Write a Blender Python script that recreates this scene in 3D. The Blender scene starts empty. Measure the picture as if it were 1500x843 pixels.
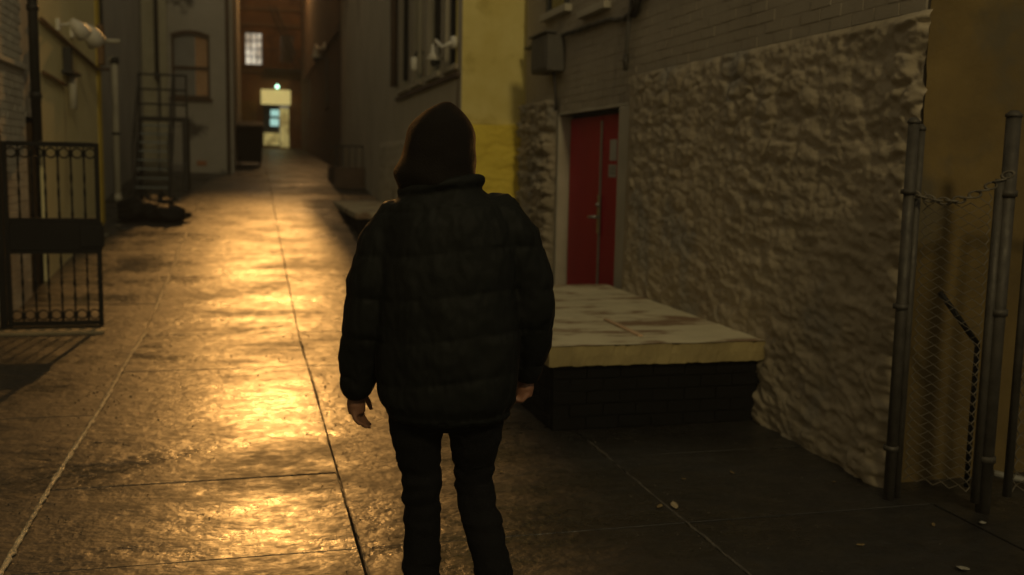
import bpy, math, random
import numpy as np
from mathutils import Vector, Matrix, noise
random.seed(7); np.random.seed(7)
PI = math.pi
scene = bpy.context.scene
C = scene.collection

# ------------------------------------------------------------------ camera
YAW, PITCH, ROLL = math.radians(14.76), math.radians(7.02), math.radians(1.15)
cam_d = bpy.data.cameras.new('camera'); cam = bpy.data.objects.new('camera', cam_d); C.objects.link(cam)
fwd = Vector((math.sin(YAW)*math.cos(PITCH), math.cos(YAW)*math.cos(PITCH), -math.sin(PITCH)))
r0 = Vector((math.cos(YAW), -math.sin(YAW), 0)); u0 = r0.cross(fwd)
rr = r0*math.cos(ROLL)+u0*math.sin(ROLL); uu = -r0*math.sin(ROLL)+u0*math.cos(ROLL)
M = Matrix((rr, uu, -fwd)).transposed().to_4x4(); M.translation = Vector((0, 0, 1.6))
cam.matrix_world = M
cam_d.sensor_width = 36; cam_d.lens = 35.04
cam_d.clip_start = 0.05; cam_d.clip_end = 500
cam_d.dof.use_dof = True; cam_d.dof.focus_distance = 3.5; cam_d.dof.aperture_fstop = 2.0
scene.camera = cam

# ------------------------------------------------------------------ world: dim glow of a city night sky
w = bpy.data.worlds.new('World'); scene.world = w; w.use_nodes = True
bg = w.node_tree.nodes['Background']
bg.inputs[0].default_value = (1.0, 0.86, 0.58, 1); bg.inputs[1].default_value = 0.165

scene.view_settings.view_transform = 'Standard'; scene.view_settings.look = 'None'
scene.view_settings.exposure = 0.0; scene.view_settings.gamma = 1
scene.cycles.max_bounces = 5
try: scene.cycles.use_denoising = True
except Exception: pass

def lamp(name, kind, loc, target, energy, color, radius, cone=None, blend=1.0):
    l = bpy.data.lights.new(name, kind); l.energy = energy; l.color = color; l.shadow_soft_size = radius
    if cone: l.spot_size = math.radians(cone); l.spot_blend = blend
    o = bpy.data.objects.new(name, l); C.objects.link(o); o.location = loc
    o.rotation_euler = (Vector(target)-Vector(loc)).to_track_quat('-Z', 'Y').to_euler()
    return o
# sodium floodlight high over the far end of the alley, and the street lamp at the alley mouth behind the camera
KEY = (0.60, 35.0, 10.9)
lamp('sodium_light', 'SPOT', KEY, (0.12, -6.0, 0), 8600, (1.0, 0.48, 0.12), 0.14, 46, 1.0)
STREET = (1.5, -9.0, 10.5)
lamp('street_light', 'POINT', STREET, (0, 0, 0), 2300, (1.0, 0.80, 0.40), 0.9)
FAR_FILL = (2.1, 44.0, 9.6)
lamp('far_fill_light', 'POINT', FAR_FILL, (0, 0, 0), 300, (1.0, 0.53, 0.18), 0.12)  # added fill that brightens the far facade

# ------------------------------------------------------------------ helpers
class MB:
    def __init__(s): s.v = []; s.f = []
    def add(s, vs, fs):
        o = len(s.v); s.v += [tuple(p) for p in vs]; s.f += [tuple(i+o for i in f) for f in fs]; return s
    def box(s, x0, x1, y0, y1, z0, z1, M=None):
        vs = [Vector((x, y, z)) for z in (z0, z1) for y in (y0, y1) for x in (x0, x1)]
        if M: vs = [M @ p for p in vs]
        return s.add(vs, [(0,2,3,1),(4,5,7,6),(0,1,5,4),(2,6,7,3),(0,4,6,2),(1,3,7,5)])
    def tube(s, pts, r, n=10, caps=True, sq=(1, 1)):
        pts = [Vector(p) for p in pts]; rs = r if isinstance(r, (list, tuple)) else [r]*len(pts)
        rings = []; prev = None
        for i, p in enumerate(pts):
            t = (pts[min(i+1, len(pts)-1)]-pts[max(i-1, 0)]).normalized()
            if prev is None:
                a = t.orthogonal().normalized()
                if abs(t.z) > .8: a = (Vector((1, 0, 0))-t*t.x).normalized()
            else: a = (prev-t*prev.dot(t)).normalized()
            prev = a; b = t.cross(a)
            rings.append([p+(a*math.cos(2*PI*k/n)*sq[0]+b*math.sin(2*PI*k/n)*sq[1])*rs[i] for k in range(n)])
        return s.loft(rings, caps)
    def loft(s, rings, caps=True):
        n = len(rings[0]); vs = [p for r_ in rings for p in r_]; fs = []
        for i in range(len(rings)-1):
            for k in range(n):
                a = i*n+k; b = i*n+(k+1) % n; fs.append((a, b, b+n, a+n))
        if caps:
            fs.append(tuple(reversed(range(n)))); fs.append(tuple(range((len(rings)-1)*n, len(rings)*n)))
        return s.add(vs, fs)
    def ball(s, c, r, n=12, m=8, M=None):
        c = Vector(c); rx, ry, rz = r if isinstance(r, (tuple, list)) else (r, r, r)
        rings = []
        for j in range(1, m):
            t = PI*j/m
            rings.append([Vector((rx*math.sin(t)*math.cos(2*PI*k/n), ry*math.sin(t)*math.sin(2*PI*k/n), -rz*math.cos(t))) for k in range(n)])
        if M: rings = [[M @ p for p in q] for q in rings]
        return s.loft([[c+p for p in q] for q in rings])
    def torus(s, c, R, r, ax='y', n=14, m=6):
        c = Vector(c); vs = []; fs = []
        for i in range(n):
            for j in range(m):
                a = 2*PI*i/n; b = 2*PI*j/m; q = R+r*math.cos(b)
                p = {'y': (q*math.cos(a), r*math.sin(b), q*math.sin(a)), 'x': (r*math.sin(b), q*math.cos(a), q*math.sin(a)), 'z': (q*math.cos(a), q*math.sin(a), r*math.sin(b))}[ax]
                vs.append(c+Vector(p)); fs.append((i*m+j, ((i+1) % n)*m+j, ((i+1) % n)*m+(j+1) % m, i*m+(j+1) % m))
        return s.add(vs, fs)
    def build(s, name, mat, parent=None, smooth=False, bevel=0, loc=None):
        me = bpy.data.meshes.new(name); vs = s.v
        if loc is not None: vs = [(x-loc[0], y-loc[1], z-loc[2]) for x, y, z in vs]
        me.from_pydata(vs, [], s.f); me.validate(); me.materials.append(mat)
        if smooth: me.polygons.foreach_set('use_smooth', [True]*len(me.polygons))
        o = bpy.data.objects.new(name, me); C.objects.link(o)
        if loc is not None: o.location = loc
        if parent is not None:
            o.parent = parent
            q = parent; off = Vector((0, 0, 0))
            while q is not None: off += q.location; q = q.parent
            o.location = Vector(loc or (0, 0, 0))-off
        if bevel:
            b = o.modifiers.new('bevel', 'BEVEL'); b.width = bevel; b.segments = 2; b.limit_method = 'ANGLE'
        return o
def tag(o, label=None, cat=None, group=None, kind=None):
    if label: o['label'] = label
    if cat: o['category'] = cat
    if group: o['group'] = group
    if kind: o['kind'] = kind
    return o
def empty(name, loc=(0, 0, 0), **k):
    o = bpy.data.objects.new(name, None); C.objects.link(o); o.location = loc; o.empty_display_size = .2
    return tag(o, **k)
def B(*a): return MB().box(*a)

def vnoise(x, y, seed=0):            # vectorised 2-D value noise, 0..1
    xi = np.floor(x).astype(int); yi = np.floor(y).astype(int); fx = x-xi; fy = y-yi
    fx = fx*fx*(3-2*fx); fy = fy*fy*(3-2*fy)
    def h(a, b):
        n = (a*374761393+b*668265263+seed*1442695) & 0x7fffffff
        n = ((n ^ (n >> 13))*1274126177) & 0x7fffffff
        return ((n ^ (n >> 16)) & 0xffff)/65535.
    return (h(xi, yi)*(1-fx)+h(xi+1, yi)*fx)*(1-fy)+(h(xi, yi+1)*(1-fx)+h(xi+1, yi+1)*fx)*fy
def fbm(x, y, o=4, seed=0):
    r = 0; a = .5; t = 0
    for i in range(o): r = r+a*vnoise(x*2**i, y*2**i, seed+i*17); t += a; a *= .55
    return r/t
def rubble(S, T, cw=.30, ch=.16, seed=1):    # height of parged rubble masonry at (S along, T up), about 0..1
    s0, s1, t0, t1 = S.min()-cw, S.max()+cw, T.min()-ch, T.max()+ch
    rng = np.random.RandomState(seed); P = []
    t = t0; row = 0
    while t < t1:
        s = s0+rng.rand()*cw
        hh = ch*(.6+.9*rng.rand())
        while s < s1:
            ww = cw*(.5+1.1*rng.rand()); P.append((s+ww/2, t+hh/2+(rng.rand()-.5)*.06, rng.rand())); s += ww
        t += hh
    P = np.array(P); sh = S.shape
    wx = S.ravel()+.09*(fbm(S.ravel()*5, T.ravel()*5, 3, 5)-.5); wy = T.ravel()+.09*(fbm(S.ravel()*5, T.ravel()*5, 3, 9)-.5)
    out = np.empty(wx.size); 
    for i in range(0, wx.size, 8000):
        dx = (wx[i:i+8000, None]-P[None, :, 0])/cw; dy = (wy[i:i+8000, None]-P[None, :, 1])/ch
        d = np.sqrt(dx*dx+dy*dy); j = np.argpartition(d, 1, axis=1)[:, :2]
        dd = np.take_along_axis(d, j, 1); sw = dd[:, 0] > dd[:, 1]; j0 = np.where(sw, j[:, 1], j[:, 0]); dd.sort(axis=1)
        e = np.clip((dd[:, 1]-dd[:, 0])/.45, 0, 1); e = e*e*(3-2*e)
        out[i:i+8000] = e*(.35+.5*P[j0, 2])
    h = out.reshape(sh)
    m = fbm(S*1.3, T*1.3, 2, 31); m = np.clip((m-.35)*3.2, .25, 1)      # places where thick render hides the stones
    r1 = 1-np.abs(2*fbm(S*2.6+T*1.8, T*7-S*1.2, 4, 61)-1)*2.2
    r2 = 1-np.abs(2*fbm(S*7+T*3, T*15-S*2, 3, 71)-1)*2.0
    return h*m*.62+.34*r1+.17*r2+.25*(fbm(S*4, T*8, 4, 3)-.15)+.34*fbm(S*20, T*27, 4, 8)

# ------------------------------------------------------------------ materials
def mat(name, c1, c2=None, rough=.8, rvar=0, scale=3, stretch=(1, 1, 1), bump=.3, bscale=40, metal=0, spec=.5, stain=None, sscale=1.2, sth=.55, sstretch=(1, 1, 1), detail=6, bdist=.01, sheen=0):
    m = bpy.data.materials.new(name); m.use_nodes = True; nt = m.node_tree; N = nt.nodes; L = nt.links
    b = N['Principled BSDF']; g = N.new('ShaderNodeNewGeometry')
    def nz(sc, st=(1, 1, 1), det=detail, seed=0):
        mp = N.new('ShaderNodeMapping'); mp.inputs['Scale'].default_value = st; mp.inputs['Location'].default_value = (seed, seed*1.7, seed*.6)
        L.new(g.outputs['Position'], mp.inputs[0]); n = N.new('ShaderNodeTexNoise'); n.inputs['Scale'].default_value = sc
        n.inputs['Detail'].default_value = det; n.inputs['Roughness'].default_value = .62; L.new(mp.outputs[0], n.inputs['Vector']); return n.outputs[0]
    def ramp(x, lo, hi):
        r = N.new('ShaderNodeMapRange'); r.inputs['From Min'].default_value = lo; r.inputs['From Max'].default_value = hi; L.new(x, r.inputs[0]); return r.outputs[0]
    def mix(f, a, b_):
        x = N.new('ShaderNodeMix'); x.data_type = 'RGBA'; L.new(f, x.inputs[0])
        for s_, v in ((6, a), (7, b_)):
            if isinstance(v, tuple): x.inputs[s_].default_value = (*v, 1)
            else: L.new(v, x.inputs[s_])
        return x.outputs[2]
    c2 = c2 or tuple(v*.75 for v in c1)
    col = mix(ramp(nz(scale, stretch), .35, .65), c1, c2)
    if stain:
        col = mix(ramp(nz(sscale, sstretch, 8, 5.3), sth, sth+.1), col, stain)
    L.new(col, b.inputs['Base Color'])
    b.inputs['Roughness'].default_value = rough; b.inputs['Metallic'].default_value = metal
    b.inputs['Specular IOR Level'].default_value = spec
    if sheen: b.inputs['Sheen Tint'].default_value = (1, .55, .25, 1); b.inputs['Sheen Weight'].default_value = sheen; b.inputs['Sheen Roughness'].default_value = .15  # orange sheen tint stands in for warm rim light on the cloth
    if rvar:
        r = N.new('ShaderNodeMapRange'); r.inputs['From Min'].default_value = .33; r.inputs['From Max'].default_value = .67
        r.inputs['To Min'].default_value = max(.04, rough-rvar); r.inputs['To Max'].default_value = min(1, rough+rvar)
        L.new(nz(scale*1.3, stretch, 8, 9.1), r.inputs[0]); L.new(r.outputs[0], b.inputs['Roughness'])
    if bump:
        bp = N.new('ShaderNodeBump'); bp.inputs['Strength'].default_value = bump; bp.inputs['Distance'].default_value = bdist
        L.new(nz(bscale, (1, 1, 1), 6, 2.2), bp.inputs['Height']); L.new(bp.outputs[0], b.inputs['Normal'])
    return m
def emit(name, col, s, scale=0, dark=.3):
    m = bpy.data.materials.new(name); m.use_nodes = True; N = m.node_tree.nodes; b = N['Principled BSDF']
    b.inputs['Base Color'].default_value = (*[min(1, c*.6) for c in col], 1)
    b.inputs['Emission Color'].default_value = (*col, 1); b.inputs['Emission Strength'].default_value = s
    if scale:
        g = N.new('ShaderNodeNewGeometry'); n = N.new('ShaderNodeTexNoise'); n.inputs['Scale'].default_value = scale
        r = N.new('ShaderNodeMapRange'); r.inputs['From Min'].default_value = .4; r.inputs['From Max'].default_value = .62
        r.inputs['To Min'].default_value = s*dark; r.inputs['To Max'].default_value = s
        L = m.node_tree.links; L.new(g.outputs['Position'], n.inputs['Vector']); L.new(n.outputs[0], r.inputs[0]); L.new(r.outputs[0], b.inputs['Emission Strength'])
    return m

def wet_concrete():
    m = bpy.data.materials.new('wet_concrete'); m.use_nodes = True; nt = m.node_tree; N = nt.nodes; L = nt.links
    b = N['Principled BSDF']; g = N.new('ShaderNodeNewGeometry')
    def nz(sc, st=(1, 1, 1), det=6, off=0, ro=.6):
        mp = N.new('ShaderNodeMapping'); mp.inputs['Scale'].default_value = st; mp.inputs['Location'].default_value = (off, off*2, 0)
        L.new(g.outputs['Position'], mp.inputs[0]); n = N.new('ShaderNodeTexNoise'); n.inputs['Scale'].default_value = sc
        n.inputs['Detail'].default_value = det; n.inputs['Roughness'].default_value = ro; L.new(mp.outputs[0], n.inputs['Vector']); return n.outputs[0]
    def mr(x, a, b_, c, d):
        r = N.new('ShaderNodeMapRange'); [setattr(r.inputs[i+1], 'default_value', v) for i, v in enumerate((a, b_, c, d))]; L.new(x, r.inputs[0]); return r.outputs[0]
    def math_(op, x, y):
        k = N.new('ShaderNodeMath'); k.operation = op; L.new(x, k.inputs[0])
        if isinstance(y, (int, float)): k.inputs[1].default_value = y
        else: L.new(y, k.inputs[1])
        return k.outputs[0]
    big = nz(1.1, (.75, 1.1, 1), 7, 3); mid = nz(6, (.8, 1.1, 1), 9, 7, .75); pit = nz(17, (.85, 1, 1), 6, 4, .7); fine = nz(60, (1, 1, 1), 5, 1); vf = nz(220, (1, 1, 1), 2, 1)
    mx = N.new('ShaderNodeMix'); mx.data_type = 'RGBA'; L.new(mr(mid, .35, .65, 0, 1), mx.inputs[0])
    mx.inputs[6].default_value = (.030, .027, .023, 1); mx.inputs[7].default_value = (.009, .0085, .008, 1)
    L.new(mx.outputs[2], b.inputs['Base Color'])
    wet = math_('ADD', math_('ADD', math_('MULTIPLY', big, .45), math_('MULTIPLY', mid, .30)), math_('MULTIPLY', pit, .25))
    L.new(mr(wet, .42, .58, .24, .60), b.inputs['Roughness'])
    b.inputs['Specular IOR Level'].default_value = .62
    bb_ = nz(1.1, (.75, 1.1, 1), 2, 3, .5); mb = nz(6, (.8, 1.1, 1), 3, 7, .55); pb = nz(19, (.85, 1, 1), 3, 4, .6)
    h = math_('ADD', math_('MULTIPLY', bb_, 1.0), math_('MULTIPLY', mb, .55))
    h = math_('ADD', h, math_('MULTIPLY', pb, .22)); h = math_('ADD', h, math_('MULTIPLY', fine, .05)); h = math_('ADD', h, math_('MULTIPLY', vf, .008))
    bp = N.new('ShaderNodeBump'); bp.inputs['Strength'].default_value = 1; bp.inputs['Distance'].default_value = .021
    L.new(h, bp.inputs['Height']); L.new(bp.outputs[0], b.inputs['Normal'])
    return m
WET = wet_concrete()
JOINT = mat('joint_dirt', (.03, .028, .025), rough=.45, rvar=.2, bump=.6, bscale=80)
GROUT = mat('dull_joint_grout', (.12, .105, .085), (.05, .045, .04), rough=.35, rvar=.15, bump=.9, bscale=60, scale=12)
FILLER = mat('wet_joint_sealant', (.62, .54, .38), (.22, .19, .14), rough=.35, rvar=.15, bump=.9, bscale=45, bdist=.02, scale=9)
PARGE = mat('parged_stone', (.40, .335, .235), (.30, .25, .17), rough=.9, scale=3.5, bump=.5, bscale=55, stain=(.27, .245, .20), sscale=1.6, sth=.56, sstretch=(1, 1, .6))
PAINTB = mat('painted_brick', (.38, .33, .25), (.32, .275, .205), rough=.85, scale=2, stretch=(1, 1, .5), bump=.4, bscale=70, stain=(.25, .22, .17), sscale=1.4, sth=.58, sstretch=(1, 1, .35))
PARGE2 = mat('parged_jamb', (.48, .44, .35), (.40, .36, .28), rough=.9, bump=.4, bscale=40)
OCHRE = mat('ochre_render', (.15, .10, .028), (.09, .06, .018), rough=.9, scale=1.6, bump=.5, bscale=25, stain=(.09, .07, .035), sth=.54)
YELLOW = mat('pale_yellow_paint', (.84, .72, .27), (.74, .61, .19), rough=.85, scale=2.3, bump=.5, bscale=45, stain=(.62, .50, .14), sscale=2, sth=.55)
YELLOWST = mat('yellow_painted_stone', (.90, .71, .09), (.80, .61, .07), rough=.8, scale=4, bump=.4, bscale=50)
CREAM = mat('cream_paint', (.86, .78, .45), (.78, .70, .37), rough=.8, scale=1.5, bump=.3, bscale=50, stain=(.50, .42, .20), sscale=1.3, sth=.6, sstretch=(1, 1, .3))
YEDGE = mat('yellow_corner_paint', (.88, .68, .09), (.75, .56, .07), rough=.7, bump=.2)
WHITEB = mat('whitewashed_brick', (.58, .55, .46), (.46, .43, .36), rough=.85, scale=3, bump=.6, bscale=60)
GREYW = mat('grey_stucco', (.50, .47, .41), (.42, .395, .34), rough=.9, scale=1.2, bump=.4, bscale=30, stain=(.11, .10, .085), sth=.6)
GREYW2 = mat('bluish_grey_stucco', (.50, .49, .45), (.42, .41, .38), rough=.9, scale=1.2, bump=.3, bscale=30)
OLIVEW = mat('olive_grey_stucco', (.54, .49, .38), (.46, .415, .31), rough=.9, scale=1.4, bump=.4, bscale=30, stain=(.2, .14, .08), sth=.58, sstretch=(1, 1, .3))
PALEST = mat('pale_plaster_strip', (.50, .47, .34), (.42, .39, .27), rough=.8, bump=.2)
BROWNB = mat('rust_brown_brick', (.15, .078, .036), (.10, .05, .024), rough=.9, scale=1.2, bump=.4, bscale=20, stain=(.07, .035, .02), sth=.5)
BROWND = mat('dark_brown_wall', (.13, .085, .055), (.09, .06, .04), rough=.9, bump=.3)
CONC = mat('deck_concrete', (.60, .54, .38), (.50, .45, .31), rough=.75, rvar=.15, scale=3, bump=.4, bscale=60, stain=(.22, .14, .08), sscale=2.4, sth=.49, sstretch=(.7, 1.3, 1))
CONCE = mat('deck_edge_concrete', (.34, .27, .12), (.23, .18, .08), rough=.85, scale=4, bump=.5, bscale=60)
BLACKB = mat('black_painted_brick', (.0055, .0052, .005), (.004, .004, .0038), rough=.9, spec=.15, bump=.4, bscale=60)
RED = mat('red_door_paint', (.44, .002, .020), (.37, .002, .016), rough=.6, scale=2, bump=.12, bscale=80, stain=(.36, .003, .014), sth=.62)
STEEL = mat('brushed_steel', (.50, .49, .45), (.4, .39, .36), rough=.35, metal=.9, bump=.1)
PALEM = mat('pale_strip_metal', (.36, .31, .26), rough=.6, bump=.1)
GALV = mat('galvanised_steel', (.085, .076, .062), (.05, .044, .036), rough=.62, rvar=.15, metal=.5, scale=12, bump=.25, bscale=60)
DGALV = mat('dull_galvanised_wire', (.13, .11, .08), rough=.6, metal=.2, bump=.1)
BLACKM = mat('black_iron', (.014, .013, .012), rough=.6, bump=.25, bscale=90, spec=.2)
DARKM = mat('dark_painted_metal', (.030, .028, .025), rough=.6, bump=.2)
CABLE = mat('dark_cable', (.035, .03, .026), rough=.6, bump=.1)
GREYBOX = mat('weathered_grey_box', (.11, .10, .085), (.08, .072, .06), rough=.7, bump=.2)
PIPEW = mat('white_painted_pipe', (.60, .57, .46), (.5, .47, .38), rough=.5, bump=.15)
WHITEF = mat('white_fixture', (.78, .75, .66), (.68, .65, .56), rough=.45, bump=.1)
PAPER = mat('white_notice_paper', (.52, .50, .44), rough=.8, bump=.05)
INK = mat('faded_grey_ink', (.12, .11, .10), rough=.8, bump=0)
BAG = mat('black_plastic_bag', (.012, .012, .012), rough=.55, rvar=.1, bump=.8, bscale=14, bdist=.03, spec=.15)
LITTER = mat('pale_litter', (.34, .32, .27), (.2, .19, .15), rough=.7, bump=.4)
LEAF = mat('fallen_leaf', (.20, .14, .05), (.12, .08, .03), rough=.7, bump=.4)
WOOD = mat('pale_lath', (.62, .42, .26), rough=.5, bump=.3)
GLASSD = mat('dark_window_glass', (.03, .032, .034), rough=.12, bump=.05, bscale=6, spec=.8)
GLASSG = mat('grey_curtained_glass', (.17, .165, .155), (.13, .125, .12), rough=.35, bump=.05)
GLASSW = mat('orange_reflection_glass', (.62, .36, .18), (.50, .28, .13), rough=.5, bump=.1)  # orange reflection in the pane painted as its base colour
JACKET = mat('black_nylon', (.0095, .0105, .0100), (.0065, .0075, .007), rough=.6, bump=.4, bscale=28, bdist=.006, spec=.09, sheen=.10)
HOOD = mat('dark_fleece', (.0095, .0075, .006), (.007, .0055, .0045), rough=.9, bump=.5, bscale=160, sheen=.55, spec=.10)
DENIM = mat('black_denim', (.006, .006, .0068), rough=.9, bump=.4, bscale=150, spec=.12)
SKIN = mat('skin', (.24, .115, .07), (.20, .09, .055), rough=.5, bump=.15, bscale=120)
SHOE = mat('black_leather', (.02, .02, .02), rough=.5, bump=.2)
WINLIT = emit('lit_window', (.92, .84, .66), .75, 2.6, .35)
CANOPY = emit('lit_sign_panel', (.80, .66, .24), .62, 0)
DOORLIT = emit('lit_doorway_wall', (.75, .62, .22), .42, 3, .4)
CYAN = emit('cyan_interior_light', (.35, .62, .56), 1.0, 0)
GREENL = emit('greenish_lamp_bulb', (.45, .95, .62), 5, 0)
SODIUM = emit('sodium_bulb', (1, .55, .18), 20, 0)

# ------------------------------------------------------------------ ground
def zg(y): return 0. if y < 10 else (.08*(y-10) if y < 24 else 1.12+.04*(y-24))
ys = [-30, -2, 10, 24, 60, 90]
g = MB(); vs = []
for y in ys: vs += [(-60, y, zg(y)-.10), (60, y, zg(y)-.10)]
g.add(vs, [(2*i, 2*i+1, 2*i+3, 2*i+2) for i in range(len(ys)-1)])
ground = tag(g.build('ground', JOINT), kind='structure')
# slabs: three long joints, cross joints about every 1.3 m
rows = [-12, -8, -5, -2.6, -1.3, 0, 1.35, 2.7, 4.02, 5.06, 6.52, 7.84, 9.45, 10.97]
while rows[-1] < 52: rows.append(rows[-1]+(1.5 if rows[-1] < 24 else 2.4))
cols = [-3.4, -2.28, -.955, .42, 1.9, 3.2, 4.6, 6.2]
for i in range(len(rows)-1):
    y0, y1 = rows[i], rows[i+1]
    for j in range(len(cols)-1):
        x0, x1 = cols[j], cols[j+1]
        if y0 > 12 and x0 > 2: continue
        if y0 > 27 and x0 < -1: continue
        g0 = .0025+random.random()*.002; tw = [random.uniform(-.004, .004) for _ in range(4)]
        w0 = .0045 if j in (2, 3, 4) else g0
        m = MB(); A = [(x0+w0, y0+g0), (x1-g0, y0+g0), (x1-g0, y1-g0), (x0+w0, y1-g0)]
        if y0 < 10 < y1: A = [(x0+w0, y0+g0), (x1-g0, y0+g0), (x1-g0, y1-g0), (x0+w0, y1-g0)]
        top = [(x, y, zg(y)+t) for (x, y), t in zip(A, tw)]; bot = [(x, y, zg(y)-.09) for x, y in A]
        m.add(bot+top, [(4,5,6,7),(0,1,5,4),(1,2,6,5),(2,3,7,6),(3,0,4,7)])
        o = m.build('slab', WET, ground, bevel=.003)
# raised sealant bead along the left long joint
m = MB(); pts = []; rs = []
y = 2.0
rng = random.Random(3)
while y < 16:
    pts.append((-.952+.006*math.sin(y*2.1)+rng.uniform(-.003, .003), y, zg(y)+.003)); rs.append(rng.uniform(.009, .019)); y += .035
m.loft([[Vector(p)+Vector((r*math.cos(2*PI*k/8), 0, .006*math.sin(2*PI*k/8))) for k in range(8)] for p, r in zip(pts, rs)]); m.build('seam_filler', FILLER, ground, True)
m = MB(); pts = []; y = 2.0; rs = []
while y < 11:
    pts.append((.42+.01*math.sin(y*2)+rng.uniform(-.003, .003), y, -.001)); rs.append(rng.uniform(.003, .008)); y += .05
m.tube(pts, rs, 6, sq=(1, .6)); m.build('seam_filler', GROUT, ground, True)
m = MB(); pts = []; y = 2.0; rs = []
while y < 5.4:
    pts.append((1.905+rng.uniform(-.004, .004), y, -.002)); rs.append(rng.uniform(.004, .010)); y += .05
m.tube(pts, rs, 6, sq=(1, .6)); m.build('seam_filler', GROUT, ground, True)

# ------------------------------------------------------------------ brick fields
BR = {}
def bricks(parent, mt, axis, fixed, a0, a1, z0, z1, ok, bl=.215, bh=.075, depth=.05, sgn=-1, limit=300, ztop=None):
    """running-bond bricks on a wall; axis 'y': wall plane x=fixed, axis 'x': wall plane y=fixed; sgn = side they face"""
    key = (mt.name, axis, bl, bh)
    if key not in BR:
        L_ = []
        for k in range(5):
            rg = random.Random(k); m = MB()
            j = lambda: rg.uniform(-.0035, .0035)
            hx, hz = bl/2-.003, bh/2-.003
            vs = []
            for (q, d) in ((1, 0), (.965, .007)):
                for (sx, sz) in ((-1, -1), (1, -1), (1, 1), (-1, 1)):
                    s_, z_, n_ = sx*hx*q+j(), sz*hz*(q-.03*(q < 1))+j()*.6, d+abs(j())*.6*(q < 1)
                    vs.append((s_, n_, z_))
            vs = [((sgn*n_, s_, z_) if axis == 'y' else (s_, sgn*n_, z_)) for s_, n_, z_ in vs]
            fs = [(4,5,6,7),(0,1,5,4),(1,2,6,5),(2,3,7,6),(3,0,4,7)]
            if axis == 'y' : fs = [tuple(reversed(f)) for f in fs] if sgn < 0 else fs
            else: fs = fs if sgn < 0 else [tuple(reversed(f)) for f in fs]
            me = bpy.data.meshes.new('brick'); me.from_pydata(vs, [], fs); me.materials.append(mt); L_.append(me)
        BR[key] = L_
    out = []; z = z0+bh/2; r = 0
    while z < z1:
        a = a0+bl/2+(bl/2 if r % 2 else 0)
        while a < a1-bl/2+.001:
            if ok(a, z): out.append((a, z))
            a += bl
        z += bh; r += 1
    random.Random(5).shuffle(out)
    out.sort(key=lambda p: (0 if axis == 'x' else p[0]))
    rg = random.Random(9)
    off = Vector((0, 0, 0)); q = parent
    while q is not None: off += q.location; q = q.parent
    for a, z in out[:limit]:
        o = bpy.data.objects.new('brick', rg.choice(BR[key])); C.objects.link(o); o.parent = parent
        d = rg.uniform(-.002, .002)
        o.location = Vector((fixed+d, a, z) if axis == 'y' else (a, fixed+d, z))-off
    if len(out) > limit:
        m = MB()
        for a, z in out[limit:]:
            me = rg.choice(BR[key]); p = Vector((fixed, a, z) if axis == 'y' else (a, fixed, z))
            m.add([p+v.co for v in me.vertices], [tuple(f.vertices) for f in me.polygons])
        tag(m.build('brick', mt, parent), kind='stuff')
    return len(out)
def ftop(y): return 1.6+y*.172      # height of the top of the view at distance y

def grid_mesh(P, name, mt, parent):   # P: (n,m,3)
    n, m_, _ = P.shape; idx = np.arange(n*m_).reshape(n, m_)
    q = np.stack([idx[:-1, :-1], idx[1:, :-1], idx[1:, 1:], idx[:-1, 1:]], -1).reshape(-1, 4)
    me = bpy.data.meshes.new(name); me.from_pydata(P.reshape(-1, 3).tolist(), [], q.tolist()); me.materials.append(mt)
    me.polygons.foreach_set('use_smooth', [True]*len(me.polygons))
    o = bpy.data.objects.new(name, me); C.objects.link(o); o.parent = parent
    off = Vector((0, 0, 0)); p = parent
    while p is not None: off += p.location; p = p.parent
    o.location = -off
    return o

# ------------------------------------------------------------------ right: parged stone building with the red door
WX = 3.25
stone = empty('stone_building', (WX, 6, 0), label='whitewashed building with rough parged stone wall at its foot, beside the red door', cat='building')
# rubble facing, wrapped round the near corner
ds = .0115
s = np.arange(.02, 4.06, ds); t = np.arange(-.02, 2.405, ds)
S, T = np.meshgrid(s, t, indexing='ij')
H = rubble(S, T, .27, .13, 4)
edge = np.clip(1-np.abs(S)/.35, 0, 1)                      # the corner stones are rougher
H = H*(1+.7*edge)
top = np.clip((2.405-T)/.05, 0, 1)**.5                      # rounded ledge at the top
fade = np.clip((4.06-S)/.30, 0, 1); fade = fade*fade*(3-2*fade)
batter = .11*(1-T/2.4)
disp = (H*.047*(.25+.75*fade)+.012)*top+batter*(.3+.7*fade)
# perimeter: s<0 lies on the end face (plane y=4.33), s>0 on the alley face
c = 4.31; rad = .07
X = np.where(S >= 0, WX-disp, WX-disp-S*0)
ang = np.clip((S+.11)/.22, 0, 1)*(PI/2)                     # 0 = faces -y, pi/2 = faces -x
cx = WX+.07; cy_ = c+.07
Xc = cx-(.07+disp)*np.sin(ang); Yc = cy_-(.07+disp)*np.cos(ang)
X = np.where(S > .11, WX-disp, np.where(S < -.11, cx+(-.11-S), Xc)); Y = np.where(S > .11, cy_+(S-.11), np.where(S < -.11, c-disp, Yc))
rag = np.clip((.32-S)/.30, 0, 1)*np.clip((2.3-T)/.2, 0, 1)
Y = Y+.16*rag*(fbm(T*6+3, T*0+1.5, 4, 77)-.42); X = X+.05*rag*(fbm(T*9, S*9, 3, 78)-.5)
P = np.stack([X, Y, T], -1)
grid_mesh(P, 'rubble_facing', PARGE, stone)
YE = cy_+4.06-.11                                            # 8.35, where the smooth jamb begins
s = np.arange(10.49, 11.92, .014); S, T = np.meshgrid(s, np.arange(-.02, 2.33, .014), indexing='ij')
H = rubble(S, T, .26, .17, 12)
fo = np.clip((11.93-S)/.10, 0, 1)**.5
disp = H*.13*fo*np.clip((2.34-T)/.05, 0, 1)**.5*np.clip((S-10.48)/.15, 0.1, 1)+.01
disp[:, :] += .0
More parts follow.
